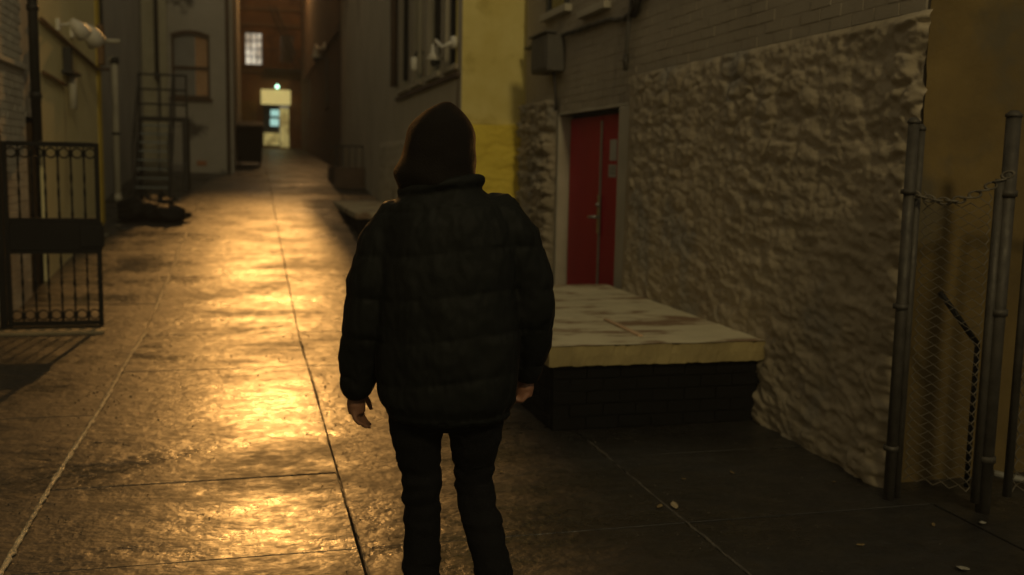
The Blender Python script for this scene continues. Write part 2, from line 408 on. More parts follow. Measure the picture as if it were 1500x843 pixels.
grid_mesh(np.stack([WX-disp+ (1-fo)*.12, S+.05*(H-.5)*(S > 11.5), T], -1), 'rubble_facing', PARGE, stone)
# jambs, lintel, backing
MB().box(WX-.012, WX+.5, YE-.04, 8.62, -.05, 2.14).build('door_jamb', PARGE2, stone, bevel=.012)
MB().box(WX-.010, WX+.5, 10.45, 10.56, -.05, 2.14).build('door_jamb', PARGE2, stone, bevel=.012)
m = MB().box(WX+.0095, WX+.45, 4.40, 11.9, 2.14, 5.6).box(WX+.0095, WX+.45, 4.40, YE, -.1, 2.14).box(WX+.0095, WX+.45, 10.56, 11.9, -.1, 2.14)
m.build('backing_wall', PAINTB, stone)
B(WX-.004, WX+.009, 4.34, 11.9, 3.75, 5.6).build('upper_render', PAINTB, stone)
n1 = bricks(stone, PAINTB, 'y', WX+.0148, 4.40, 11.9, 2.40, 3.75, lambda a, z: z < ftop(a)+.12 and not (10.1 < a < 11.1 and z > 3.22), limit=230)
n2 = bricks(stone, PAINTB, 'y', WX+.013, 8.42, 10.6, 2.175, 2.40, lambda a, z: True, limit=70)
B(WX-.006, WX+.44, 8.40, 10.56, 2.14, 2.172).build('lintel', PARGE2, stone, bevel=.006)
# end face
s = np.arange(3.26, 8.5, .03); S, T = np.meshgrid(s, np.arange(-.02, 3.2, .03), indexing='ij')
Hh = fbm(S*3, T*3, 5, 44)
grid_mesh(np.stack([S, 4.385-.05*Hh, T], -1), 'end_wall', OCHRE, stone)
B(3.30, 8.5, 4.39, 4.8, -.1, 5.6).build('end_wall', OCHRE, stone)
B(WX+.02, 8.5, 4.8, 11.8, 5.5, 5.7).build('roof', DARKM, stone)
# small window near the top with its sill, and a second sill
wn = B(WX-.002, WX+.0092, 10.25, 10.98, 3.28, 4.2).build('window', GLASSD, stone)
B(WX-.03, WX-.003, 10.25, 10.30, 3.285, 4.2).build('frame', DARKM, wn); B(WX-.03, WX-.003, 10.93, 10.98, 3.285, 4.2).build('frame', DARKM, wn)
B(WX-.07, WX+.05, 10.15, 11.08, 3.20, 3.277).build('sill', PARGE2, wn, bevel=.008)
B(WX-.07, WX+.013, 8.95, 9.75, 3.06, 3.13).build('sill', PARGE2, stone, bevel=.008)
# red double door, set back
dx = WX+.12
door = empty('door', (dx, 9.5, 0)); door.parent = stone; door.location = Vector((dx, 9.5, 0))-stone.location
B(dx+.03, dx+.1, 8.62, 10.45, 0, 2.14).build('frame', DARKM, door)
B(dx, dx+.028, 8.64, 9.405, .01, 2.10).build('leaf', RED, door, bevel=.004)
B(dx, dx+.028, 9.425, 10.43, .01, 2.10).build('leaf', RED, door, bevel=.004)
B(dx-.012, dx-.001, 9.385, 9.435, .02, 2.05).build('astragal', PALEM, door, bevel=.003)
B(dx-.024, dx-.013, 9.36, 9.435, .94, 1.32).build('lock_plate', STEEL, door, bevel=.004)
m = MB().tube([(dx-.02, 9.40, 1.10), (dx-.085, 9.40, 1.10)], .016).tube([(dx-.08, 9.40, 1.10), (dx-.083, 9.52, 1.095)], .013).ball((dx-.03, 9.395, 1.22), .024)
m.build('handle', STEEL, door, True)
# near-leaf notices (only print too faded to read)
m = B(dx-.004, dx-.001, 8.98, 9.17, 1.66, 1.86).build('notice', PAPER, door)
m = B(dx-.004, dx-.001, 8.98, 9.19, 1.50, 1.62).build('notice', PAPER, door)
k = MB()
for z in (1.535, 1.565, 1.59): k.box(dx-.0065, dx-.0045, 9.0, 9.16, z, z+.008)
k.build('print', INK, m) if False else k.build('faded_print', INK, door)

# utility box and cables
box = empty('utility_box', (WX-.08, 10.6, 2.6), label='weathered grey metal box on the wall left above the red door', cat='utility box')
B(WX-.20, WX-.004, 10.32, 10.92, 2.60, 2.99).build('box_body', GREYBOX, box, bevel=.012)
B(WX-.215, WX-.203, 10.35, 10.89, 2.63, 2.96).build('box_lid', GREYBOX, box, bevel=.01)
B(WX-.23, WX-.10, 10.28, 10.96, 2.992, 3.015).build('rain_hood', GREYBOX, box, bevel=.004)
MB().tube([(WX-.08, 10.45, 2.60), (WX-.03, 10.5, 2.3), (WX-.03, 10.5, 2.2)], .016).build('box_cable', CABLE, box, True)
def wavy(pts, amp=.01, n=8, seed=1):
    rg = random.Random(seed); out = []
    pts = [Vector(p) for p in pts]
    for a, b in zip(pts[:-1], pts[1:]):
        for i in range(n): out.append(a.lerp(b, i/n)+Vector((0, rg.uniform(-amp, amp), rg.uniform(-amp, amp))))
    return out+[pts[-1]]
m = MB().tube(wavy([(WX-.03, 11.8, 2.98), (WX-.03, 10.9, 2.99), (WX-.03, 9.9, 2.97), (WX-.03, 8.95, 2.945), (WX-.03, 8.5, 2.90), (WX-.04, 8.2, 2.98), (WX-.03, 7.9, 3.12), (WX-.03, 7.4, 3.14), (WX-.03, 6.8, 3.1)], .012), .022)
tag(m.build('cable_run', CABLE, None, True), 'thick dark cable sagging along the wall above the red door', 'cable')
pipe = empty('wall_conduit', (WX-.05, 8.5, 2.4), label='thin bent conduit coming down the wall right above the red door', cat='conduit')
MB().tube([(WX-.045, 8.30, 5.3), (WX-.045, 8.31, 3.05), (WX-.05, 8.36, 2.75), (WX-.05, 8.38, 2.46)], .020).build('conduit_tube', GREYBOX, pipe, True)
MB().tube([(WX-.05, 8.38, 2.58), (WX-.05, 8.385, 2.44)], [.03, .022]).build('conduit_end', GALV, pipe, True)
MB().tube([(WX-.045, 8.12, 5.3), (WX-.045, 8.14, 3.02), (WX-.04, 8.28, 2.90)], .035).build('junction', CABLE, pipe, True)

# ------------------------------------------------------------------ deck in front of the door wall
deck = empty('loading_deck', (2.4, 7, 0), label='low concrete deck on black brick base against the stone wall before the red door', cat='deck')
DX0, DX1, DY0, DY1 = 1.70, 3.13, 5.57, 8.53
m = MB(); nx, ny = 14, 22; rg = random.Random(2)
P = []
for j in range(ny+1):
    for i in range(nx+1):
        P.append((DX0+(DX1-DX0)*i/nx+(rg.uniform(-.006, .006) if i in (0, nx) else 0), DY0+(DY1-DY0)*j/ny+(rg.uniform(-.006, .002) if j in (0, ny) else 0), .535+rg.uniform(-.0015, .0015)))
m.add(P, [(j*(nx+1)+i, j*(nx+1)+i+1, (j+1)*(nx+1)+i+1, (j+1)*(nx+1)+i) for j in range(ny) for i in range(nx)])
m.build('deck_slab', CONC, deck)
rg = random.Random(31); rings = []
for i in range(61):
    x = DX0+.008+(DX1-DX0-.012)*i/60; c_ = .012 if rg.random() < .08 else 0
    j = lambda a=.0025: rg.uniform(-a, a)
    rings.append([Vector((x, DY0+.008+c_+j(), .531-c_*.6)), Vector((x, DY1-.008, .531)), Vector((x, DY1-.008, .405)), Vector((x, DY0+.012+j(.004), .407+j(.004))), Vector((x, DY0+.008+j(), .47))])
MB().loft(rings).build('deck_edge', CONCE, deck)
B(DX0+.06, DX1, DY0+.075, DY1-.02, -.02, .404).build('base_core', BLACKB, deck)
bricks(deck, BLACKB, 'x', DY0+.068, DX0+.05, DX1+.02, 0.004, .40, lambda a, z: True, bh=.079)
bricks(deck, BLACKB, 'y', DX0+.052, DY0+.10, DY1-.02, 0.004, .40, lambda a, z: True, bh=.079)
m = MB().box(-.017, .017, -.33, .33, 0, .010, Matrix.Translation((2.385, 6.15, .538)) @ Matrix.Rotation(-.01, 4, 'Z') @ Matrix.Rotation(.004, 4, 'X'))
tag(m.build('wooden_lath', WOOD, None, bevel=.002), 'thin pale wooden lath lying on the concrete deck top', 'lath')

# ------------------------------------------------------------------ yellow fronted building
yb = empty('yellow_building', (2.5, 14, 0), label='building with bright yellow front behind the hooded person, windows along its alley side', cat='building')
B(2.505, 3.6, 12.10, 12.5, 2.11, 9.5).build('front_wall', YELLOW, yb)
S, T = np.meshgrid(np.arange(2.47, 3.6, .014), np.arange(-.05, 2.11, .014), indexing='ij')
H = rubble(S, T, .34, .22, 21)
grid_mesh(np.stack([S, 12.09-.028*H*np.clip((2.11-T)/.03, 0, 1)**.5, T], -1), 'stone_base', YELLOWST, yb)
B(2.48, 3.6, 12.07, 12.5, 2.085, 2.112).build('base_ledge', YELLOW, yb, bevel=.006)
# side wall with window openings
SX = 2.5
wins = [(12.35, 13.15), (13.55, 14.55), (15.0, 16.0), (16.35, 17.35)]
m = MB(); m.box(SX, SX+.35, 12.105, 28.7, 0, 2.83)
ya = 12.105
for a, b in wins: m.box(SX, SX+.35, ya, a, 2.83, 5.4); ya = b
m.box(SX, SX+.35, ya, 28.7, 2.83, 5.4).box(SX, SX+.35, 12.105, 28.7, 5.4, 9.5)
m.build('side_wall', OLIVEW, yb)
S, T = np.meshgrid(np.arange(12.08, 20, .03), np.arange(0, 2.0, .03), indexing='ij')
H = rubble(S, T, .34, .22, 33)
grid_mesh(np.stack([SX+.002-.028*H*np.clip((2.0-T)/.1, 0, 1), S, T], -1), 'stone_base', OLIVEW, yb)
for k, (a, b) in enumerate(wins):
    wd = B(SX+.14, SX+.16, a+.06, b-.06, 2.9, 5.35).build('window', GLASSG if k > 1 else GLASSD, yb)
    for q in (B(SX+.06, SX+.13, a+.002, a+.07, 2.832, 5.398), B(SX+.06, SX+.13, b-.07, b-.002, 2.832, 5.398), B(SX+.06, SX+.13, a+.07, b-.07, 2.832, 2.90), B(SX+.08, SX+.13, a+.07, b-.07, 3.9, 3.95)):
        q.build('frame', PALEST if k else DARKM, wd, bevel=.004)
    B(SX-.05, SX+.055, a-.05, b+.05, 2.76, 2.828).build('sill', OLIVEW, wd, bevel=.006)
B(SX-.04, SX-.004, 12.2, 17.6, 2.66, 2.72).build('string_course', BROWND, yb, bevel=.006)
for yy, mt_, r in ((13.35, DARKM, .04), (14.78, PIPEW, .035), (16.18, DARKM, .04), (17.55, BROWND, .06)):
    o = MB().tube([(SX-.07, yy, 2.9), (SX-.07, yy, 9)], r).build('vertical_pipe', mt_, yb, True)
B(2.55, 8.5, 12.5, 28.6, 9.4, 9.6).build('roof', DARKM, yb)

def fixture(y, z, x, label, s=1., side=-1, grp=None):
    e = empty('gooseneck_lamp', (x, y, z), label=label, cat='wall lamp', group=grp)
    MB().tube([(x, y-.28*s, z+.05*s), (x+side*.06*s, y-.28*s, z+.05*s)], .07*s, 14).build('wall_plate', WHITEF, e, True)
    MB().tube([(x+side*.05*s, y-.28*s, z+.05*s), (x+side*.14*s, y-.18*s, z-.0*s), (x+side*.17*s, y-.06*s, z+.06*s), (x+side*.17*s, y+.06*s, z+.10*s), (x+side*.17*s, y+.14*s, z+.05*s)], .022*s).build('arm', WHITEF, e, True)
    MB().tube([(x+side*.17*s, y+.14*s, z+.07*s), (x+side*.17*s, y+.16*s, z-.04*s), (x+side*.17*s, y+.17*s, z-.10*s)], [.035*s, .05*s, .11*s], 16).build('shade', WHITEF, e, True)
    MB().ball((x+side*.17*s, y+.17*s, z-.14*s), .05*s).build('bulb', GLASSD, e, True)
    return e
fixture(12.75, 3.04, SX, 'white gooseneck lamp on side wall of the yellow building above hood', 1.1)
e = empty('hanging_fixture', (SX, 14.9, 3), label='small white capsule fixture hanging beside the barred windows', cat='wall lamp')
MB().tube([(SX, 14.9, 3.22), (SX-.1, 14.9, 3.22), (SX-.13, 14.9, 3.14)], .018).build('arm', DARKM, e, True)
MB().tube([(SX-.13, 14.9, 3.15), (SX-.13, 14.9, 3.12), (SX-.13, 14.9, 2.98), (SX-.13, 14.9, 2.94)], [.03, .06, .06, .03], 14).build('capsule', WHITEF, e, True)

# platform beside it
pf = empty('side_platform', (2.0, 18, zg(18)), label='low pale-topped concrete platform beyond the person against the olive wall', cat='platform')
m = MB()
B(1.56, 2.49, 15.5, 21.5, .72, .82).build('platform_slab', CONC, pf, bevel=.012)
B(1.64, 2.49, 15.6, 21.4, .2, .718).build('platform_base', BLACKB, pf)
B(1.60, 2.45, 15.34, 15.46, .5, .78).build('step_edge', CONCE, pf, bevel=.01) if False else None
st = empty('railed_stoop', (2.1, 23, zg(23)), label='dark stoop with small iron railing beyond the pale platform', cat='stoop')
B(1.82, 2.49, 22.6, 24.6, zg(22.6)-.1, 1.47).build('stoop_block', BROWND, st, bevel=.015)
for i in range(5):
    x = 1.86+i*.145
    MB().tube([(x, 22.66, 1.47), (x, 22.66, 1.93)], .014, 6).build('baluster', DARKM, st)
MB().tube([(1.84, 22.66, 1.94), (2.46, 22.66, 1.94)], .02, 8).build('rail', DARKM, st)
MB().tube([(1.86, 22.66, 1.94), (1.86, 24.5, 1.94)], .02, 8).build('rail', DARKM, st)

# brown building beyond on the right
bb = empty('brown_side_building', (2.6, 39, zg(39)), label='dark brown walled building lining the right side of the alley far back', cat='building')
B(2.46, 3.2, 28.75, 50.5, .8, 14).build('side_wall', BROWND, bb)
B(2.40, 2.459, 28.75, 50, 5.2, 5.4).build('string_course', BROWND, bb)
for yy in (33, 43):
    wd = B(2.445, 2.459, yy, yy+1.1, 3.4, 5.0).build('window', DARKM, bb)
    B(2.42, 2.444, yy-.1, yy+1.2, 3.3, 3.39).build('sill', BROWND, wd)
fixture(34.0, 5.2, 2.46, 'faint pair of pale lamps on the far brown wall', 1.8)

# ------------------------------------------------------------------ far end brick building
fb = empty('brick_building', (1.3, 50, zg(50)), label='rust brown brick building closing the far end of the alley with lit doorway', cat='building')
FY = 50.5
def wall_with_holes(x0, x1, z0, z1, holes, y0, y1):
    m = MB(); xs = sorted({x0, x1, *[h[0] for h in holes], *[h[1] for h in holes]})
    for a, b in zip(xs[:-1], xs[1:]):
        hs = sorted([(h[2], h[3]) for h in holes if h[0] <= a and h[1] >= b]); z = z0
        for p, q in hs: m.box(a, b, y0, y1, z, p); z = q
        m.box(a, b, y0, y1, z, z1)
    return m
holes = [(.64, 1.87, zg(50)-.0, 4.25), (-.18, .65, 6.11, 7.66), (1.5, 2.1, 6.3, 7.6)]
wall_with_holes(-1.2, 3.4, 1.5, 14, holes, FY, FY+.3).build('wall', BROWNB, fb)
wd = B(-.17, .64, FY+.12, FY+.14, 6.12, 7.65).build('window', WINLIT, fb)
for x in (-.175, .10, .36, .61): B(x, x+.045, FY+.05, FY+.11, 6.115, 7.655).build('frame', DARKM, wd)
for z in (6.12, 6.5, 6.87, 7.25, 7.61): B(-.13, .61, FY+.06, FY+.10, z, z+.04).build('muntin', DARKM, wd)
B(-.25, .72, FY-.12, FY-.002, 6.0, 6.10).build('sill', BROWNB, wd)
wd = B(1.51, 2.09, FY+.12, FY+.14, 6.31, 7.59).build('window', GLASSD, fb)
B(1.42, 2.18, FY-.1, FY-.002, 6.2, 6.29).build('sill', BROWNB, wd)
for z in (5.78, 7.95, 8.7): B(-1.2, 3.3, FY-.14, FY-.001, z, z+.14).build('band_course', BROWND, fb, bevel=.01)
for i, x in enumerate((-.9, 2.75)):
    B(x, x+.22, FY-.10, FY-.002, 2, 5.77).build('pilaster', BROWNB, fb)
for x0, x1 in ((-.62, .35), (2.05, 2.7)):
    B(x0, x1, FY-.03, FY-.001, 3.1, 4.4).build('infill_panel', OCHRE if x0 < 0 else BROWND, fb, bevel=.01)
# fire escape diagonals
fe = empty('fire_escape', (2.0, 50, 5.9), label='dark fire escape stair zigzagging up the far brick building', cat='fire escape')
MB().tube([(1.0, FY-.35, 8.9), (2.3, FY-.35, 5.95)], .035, 6).build('stringer', DARKM, fe); MB().tube([(1.25, FY-.35, 8.9), (2.55, FY-.35, 5.95)], .035, 6).build('stringer', DARKM, fe)
MB().box(.7, 3.0, FY-.7, FY-.15, 5.9, 5.95).build('landing', DARKM, fe)
for i in range(9):
    x = .75+i*.27; MB().tube([(x, FY-.68, 5.95), (x, FY-.68, 6.8)], .018, 5).build('baluster', DARKM, fe)
MB().tube([(.7, FY-.68, 6.82), (3.0, FY-.68, 6.82)], .025, 6).build('rail', DARKM, fe)
# doorway: lit transom box, jamb, interior
dr = B(.55, 1.93, FY-.5, FY-.005, 4.27, 4.95).build('canopy', CANOPY, fb, bevel=.02)
for i in range(9): B(.60+i*.15, .615+i*.15, FY-.512, FY-.502, 4.3, 4.92).build('canopy_rib', DOORLIT, dr)
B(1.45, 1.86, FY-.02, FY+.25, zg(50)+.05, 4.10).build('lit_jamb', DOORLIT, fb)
B(.65, 1.44, FY+.9, FY+1.0, 1.8, 4.6).build('passage_back', DARKM, fb)
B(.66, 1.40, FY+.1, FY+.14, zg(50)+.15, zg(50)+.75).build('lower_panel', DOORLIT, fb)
B(1.0, 1.40, FY+.1, FY+.13, 3.72, 4.02).build('transom_pane', CYAN, fb, bevel=.05); B(.98, 1.38, FY+.1, FY+.13, 3.25, 3.6).build('transom_pane', CYAN, fb, bevel=.05)
B(.62, 1.9, FY-.9, FY-.52, zg(49)-.1, zg(50)+.06).build('step', CONCE, fb, bevel=.01)
l = empty('entrance_lamp', (1.31, FY-.55, 5.08), label='small glowing greenish round lamp above the far lit doorway', cat='lamp')
MB().ball((1.31, FY-.55, 5.10), .085, 14, 10).build('globe', GREENL, l, True)
MB().tube([(1.31, FY-.01, 5.2), (1.31, FY-.5, 5.2), (1.31, FY-.55, 5.16)], .02).build('bracket', DARKM, l, True)
l = empty('wall_lamp', (.49, FY-.2, 3.1), label='tiny pale wall lamp left of the far lit doorway', cat='lamp')
MB().ball((.49, FY-.16, 3.11), .10, 12, 8).build('globe', DOORLIT, l, True); B(.44, .54, FY-.06, FY-.002, 3.0, 3.2).build('back_plate', DARKM, l)
dump = empty('dumpster', (0, 31.3, zg(31.3)), label='black dumpster standing at the far left before the brick building', cat='dumpster')
z0 = zg(31.0)
m = MB(); m.add([(-.36, 31, z0+.12), (.34, 31, z0+.12), (.34, 32.2, z0+.15), (-.36, 32.2, z0+.15), (-.40, 30.9, z0+1.15), (.39, 30.9, z0+1.15), (.39, 32.3, z0+1.3), (-.40, 32.3, z0+1.3)], [(0,3,2,1),(4,5,6,7),(0,1,5,4),(1,2,6,5),(2,3,7,6),(3,0,4,7)])
m.build('bin_body', BLACKB, dump, bevel=.02)
m = MB(); m.add([(-.42, 30.86, z0+1.16), (.41, 30.86, z0+1.16), (.41, 32.3, z0+1.33), (-.42, 32.3, z0+1.33), (-.42, 30.86, z0+1.20), (.41, 30.86, z0+1.20), (.41, 32.3, z0+1.38), (-.42, 32.3, z0+1.38)], [(0,3,2,1),(4,5,6,7),(0,1,5,4),(1,2,6,5),(2,3,7,6),(3,0,4,7)])
m.build('lid', BLACKM, dump, bevel=.01)
for x in (-.3, .28): MB().tube([(x-.03, 31.1, z0+.06), (x+.03, 31.1, z0+.06)], .06, 12).build('wheel', BLACKM, dump)

# ------------------------------------------------------------------ left: grey stucco building with arched window
gb = empty('grey_stucco_building', (-1.5, 27, zg(27)), label='grey stucco building with one arched sash window, left in the background', cat='building')
GY = 27.0
WXa, WXb, WZa, WZb = -1.89, -.96, 3.12, 4.62
m = wall_with_holes(-3.4, -.40, .9, 11, [(WXa, WXb, WZa, WZb+.16)], GY, GY+.4); m.box(-.9, -.40, GY+.4, 50.4, 1.0, 11)
m.build('wall', GREYW, gb)
# arch head filler
m = MB(); n = 12; top_ = WZb+.16
arc = [(WXa+(WXb-WXa)*i/n, WZb-.02+.10*math.sin(PI*i/n)) for i in range(n+1)]
for i in range(n):
    (xa, za), (xb, zb) = arc[i], arc[i+1]
    m.add([(xa, GY+.001, za), (xb, GY+.001, zb), (xb, GY+.001, top_+.001), (xa, GY+.001, top_+.001), (xa, GY+.25, za), (xb, GY+.25, zb)], [(0,1,2,3),(0,4,5,1)])
m.build('arch_head', GREYW, gb)
m = MB()
hood_pts = [(x, GY-.02, z+.06) for x, z in arc]
m.tube(hood_pts, .05, 6, sq=(1, 1)).build('hood_mould', BROWND, gb)
wd = B(WXa+.04, WXb-.36, GY+.16, GY+.18, WZa+.04, WZb+.15).build('window', GLASSG, gb)
B(WXb-.358, WXb-.04, GY+.16, GY+.18, WZa+.04, WZb+.15).build('pane', GLASSW, wd)
for q in (B(WXa+.001, WXa+.06, GY+.08, GY+.15, WZa, WZb+.15), B(WXb-.06, WXb-.001, GY+.08, GY+.15, WZa, WZb+.15), B(WXa+.06, WXb-.06, GY+.08, GY+.15, WZa, WZa+.07), B(WXa+.06, WXb-.06, GY+.07, GY+.15, 3.85, 3.92)):
    q.build('frame', BROWND, wd)
B(WXa-.06, WXb+.06, GY-.08, GY-.002, WZa-.09, WZa-.002).build('sill', BROWND, wd, bevel=.01)
B(-1.32, -1.08, GY-.02, GY-.001, 1.42, 1.54).build('orange_vent_spot', mat('orange_vent_reflection', (.5, .2, .07), rough=.6), gb, bevel=.005)  # orange reflection at the wall base put into the patch colour
MB().tube([(-.52, GY-.06, 1.25), (-.52, GY-.06, 10)], .045).build('downpipe', BROWND, gb, True)
# recessed side wall between cream building and the grey one
rb = empty('recessed_wall_building', (-3, 22, zg(22)), label='recessed bluish grey wall behind the iron stair with pale plaster strips', cat='building')
B(-3.4, -2.62, 16.9, 26.99, .3, 7).build('wall', GREYW2, rb)
for x0, x1 in ((-2.56, -2.24), (-2.18, -1.98)):
    B(x0, x1, 26.80, 26.99, 1.1, 7.4).build('plaster_strip', PALEST, rb, bevel=.01)
MB().tube([(-2.21, 26.7, 3.7), (-2.21, 26.7, 7.4)], .05).build('conduit', CABLE, rb, True)
B(-2.27, -2.15, 26.6, 26.78, 3.55, 3.72).build('conduit_box', CABLE, rb)
dp = empty('downspout', (-2.5, 18.6, .7), label='white downspout standing at the corner left of the iron stair', cat='downspout')
z0 = zg(20)
MB().tube([(-2.40, 20.0, z0+.03), (-2.40, 20.0, 3.3), (-2.46, 20.0, 3.42)], .062, 12).build('pipe', PIPEW, dp, True)
MB().tube([(-2.40, 20.0, 3.30), (-2.40, 20.0, 3.42)], .08, 12).build('collar', DARKM, dp, True)
MB().tube([(-2.40, 20.0, z0+.10), (-2.40, 19.95, z0+.05), (-2.37, 19.82, z0+.03)], .068, 12).build('shoe', PIPEW, dp, True)
MB().tube([(-2.40, 20.0, 2.0), (-2.40, 20.0, 2.05)], .075, 12).build('collar', DARKM, dp, True)
for yy, xx in ((17.6, -2.5), (18.6, -2.45)):
    o = MB().tube([(xx, yy, 3.4), (xx, yy, 7)], .06).build('riser_pipe', GREYBOX, rb, True)

# iron stair
sr = empty('iron_stair', (-1.8, 20.5, zg(20.4)), label='dark iron stair with open treads and railings beside the downspout', cat='stair')
y0, x0, x1 = 20.4, -2.14, -1.52
zb = zg(20.4)
n = 8
TR = mat('cool_lit_steel_tread', (.20, .235, .25), (.12, .14, .15), rough=.35, metal=.5, bump=.2)  # cool light on the treads put into their bluish steel colour
for i in range(n):
    z = zb+.18+i*.175; y = y0+i*.2
    B(x0, x1-.02, y, y+.24, z, z+.03).build('tread', TR, sr)
for x in (x0-.03, x1):
    m = MB(); z1 = zb+.18+n*.175; yn = y0+n*.2
    m.add([(x-.015, y0-.05, zb), (x+.015, y0-.05, zb), (x-.015, y0+.22, zb), (x+.015, y0+.22, zb), (x-.015, yn-.05, z1), (x+.015, yn-.05, z1), (x-.015, yn+.2, z1-.05), (x+.015, yn+.2, z1-.05)],
          [(0,1,5,4),(2,6,7,3),(0,4,6,2),(1,3,7,5),(0,2,3,1),(4,5,7,6)])
    m.build('stringer', DARKM, sr)
zt = zb+.18+n*.175
B(x0-.05, -1.26, y0+n*.2, y0+n*.2+1.1, zt-.03, zt+.03).build('landing', DARKM, sr)
for x in (x0-.03, x1):
    MB().tube([(x, y0, zb+.95), (x, y0+n*.2, zt+.9)], .018, 6).build('handrail', DARKM, sr)
    for i in (0, 3, 6): MB().tube([(x, y0+i*.2+.05, zb+.18+i*.175), (x, y0+i*.2+.05, zb+1.0+i*.175)], .014, 6).build('baluster', DARKM, sr)
yl = y0+n*.2
for k in range(3): MB().tube([(x0-.05, yl+.02, zt+.28+k*.30), (-1.26, yl+.02, zt+.28+k*.30)], .022, 6).build('landing_rail', DARKM, sr)
for x in (x0-.05, -1.78, -1.50, -1.26):
    MB().tube([(x, yl+.02, zt), (x, yl+.02, zt+.9)], .022, 6).build('landing_post', DARKM, sr)
for x in (-1.26, x0-.05): 
    MB().tube([(x, yl+.05, zg(yl)-.03), (x, yl+.05, zt)], .04, 6).build('support_post', DARKM, sr)
B(-1.34, -1.24, yl-.3, yl+.6, zg(yl)-.05, zt-.031).build('side_screen', DARKM, sr)

# ------------------------------------------------------------------ left: cream building with whitewashed brick part
LX = -2.25
cb = empty('cream_building', (LX-.2, 13, 0), label='cream painted building with yellow corner at the left of the alley', cat='building')
B(LX-.5, LX, 12.25, 16.6, -.05, 5.6).build('wall', CREAM, cb)
B(LX-.5, LX+.012, 16.605, 17.0, .4, 5.6).build('corner_strip', YEDGE, cb, bevel=.008)
B(LX-.4, LX+.06, 16.35, 16.55, 1.9, 2.5).build('wall_niche', YEDGE, cb, bevel=.01) if False else None
wb = empty('whitewashed_brick_building', (LX-.2, 9, 0), label='whitewashed brick building with dark doorway behind the iron gate', cat='building')
B(LX-.5, LX-.014, -12, 11.5, -.05, 5.2).build('backing_wall', WHITEB, wb)
bricks(wb, WHITEB, 'y', LX-.014, 9.6, 11.45, 0.0, 3.7, lambda a, z: z < ftop(a)+.1 and (z > 0), sgn=1, limit=300)
B(LX-.02, LX+.03, 9.7, 11.48, 2.47, 2.52).build('band_course', WHITEB, wb, bevel=.006)
B(LX-.5, LX-.025, 11.51, 12.24, 2.05, 5.2).build('pier', GREYW, wb)
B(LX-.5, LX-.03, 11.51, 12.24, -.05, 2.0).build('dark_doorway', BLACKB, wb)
B(LX-.24, LX-.01, 11.51, 12.24, 2.002, 2.048).build('lintel', GREYW, wb)
pp = empty('black_drainpipe', (LX+.02, 11.6, 2), label='dark vertical pipe on the left wall between white brick and cream paint', cat='pipe')
MB().tube([(LX+.07, 11.62, 1.75), (LX+.07, 11.62, 5.3)], .05, 12).build('pipe', DARKM, pp, True)
for z in (2.2, 3.1): MB().tube([(LX+.07, 11.62, z), (LX+.07, 11.62, z+.06)], .062, 12).build('collar', DARKM, pp, True)
# fittings on the cream wall
cr = empty('sloping_conduit', (LX, 14, 3), label='rusty conduit sloping along the cream wall under the white fixtures', cat='conduit')
RUSTC = mat('rusty_conduit', (.22, .13, .06), rough=.7)
MB().tube([(LX+.03, 12.3, 3.10), (LX+.03, 14, 3.02), (LX+.03, 16.5, 2.92), (LX+.05, 17.6, 3.0)], .025).build('tube', RUSTC, cr, True)
MB().tube([(LX+.03, 12.3, 2.52), (LX+.03, 13.7, 2.48)], .022).build('tube', RUSTC, cr, True)
def flood(y, z, s, label):
    e = empty('flood_lamp', (LX, y, z), label=label, cat='wall lamp', group='white floodlights on the cream wall')
    MB().box(LX, LX+.05, y-.06*s, y+.06*s, z-.09*s, z+.09*s).build('back_plate', WHITEF, e, bevel=.01)
    MB().tube([(LX+.05, y, z), (LX+.14, y+.02, z+.02), (LX+.20, y+.05, z-.02)], .025*s).build('arm', WHITEF, e, True)
    MB().tube([(LX+.16, y+.02, z+.07*s), (LX+.24, y+.10*s, z-.02*s), (LX+.30, y+.18*s, z-.12*s)], [.06*s, .11*s, .13*s], 16).build('lamp_head', WHITEF, e, True)
    MB().tube([(LX+.295, y+.175*s, z-.115*s), (LX+.305, y+.185*s, z-.13*s)], .105*s, 14).build('lens', GLASSD, e, True)
flood(13.35, 3.17, .8, 'nearer white floodlight of the pair high on the cream wall')
flood(14.35, 3.22, 1.0, 'further, larger white floodlight of the pair on the cream wall')
mb = empty('meter_box', (LX, 13.9, 2.6), label='small white pipe stub and dark bracket below the white floodlights', cat='wall fitting')
MB().box(LX, LX+.10, 13.72, 13.85, 2.62, 2.95).build('bracket', DARKM, mb, bevel=.008)
MB().tube([(LX+.07, 13.95, 2.20), (LX+.07, 13.95, 2.62)], .05).build('stub_pipe', PIPEW, mb, True)
MB().box(LX, LX+.14, 13.6, 14.2, 2.62, 2.66).build('shelf', DARKM, mb, bevel=.004)
sb = empty('spigot_arm', (LX, 16.8, 3.2), label='short white horizontal arm sticking out at the yellow corner', cat='wall fitting')
MB().tube([(LX-.05, 16.9, 3.38), (LX+.32, 16.85, 3.38)], .035).build('arm', PIPEW, sb, True)
MB().box(LX, LX+.10, 16.65, 16.85, 3.0, 3.6).build('back_plate', RUSTC, sb, bevel=.01)
B(LX-.001, LX+.02, 16.2, 16.32, 1.25, 1.75).build('small_plate', OCHRE, cb)

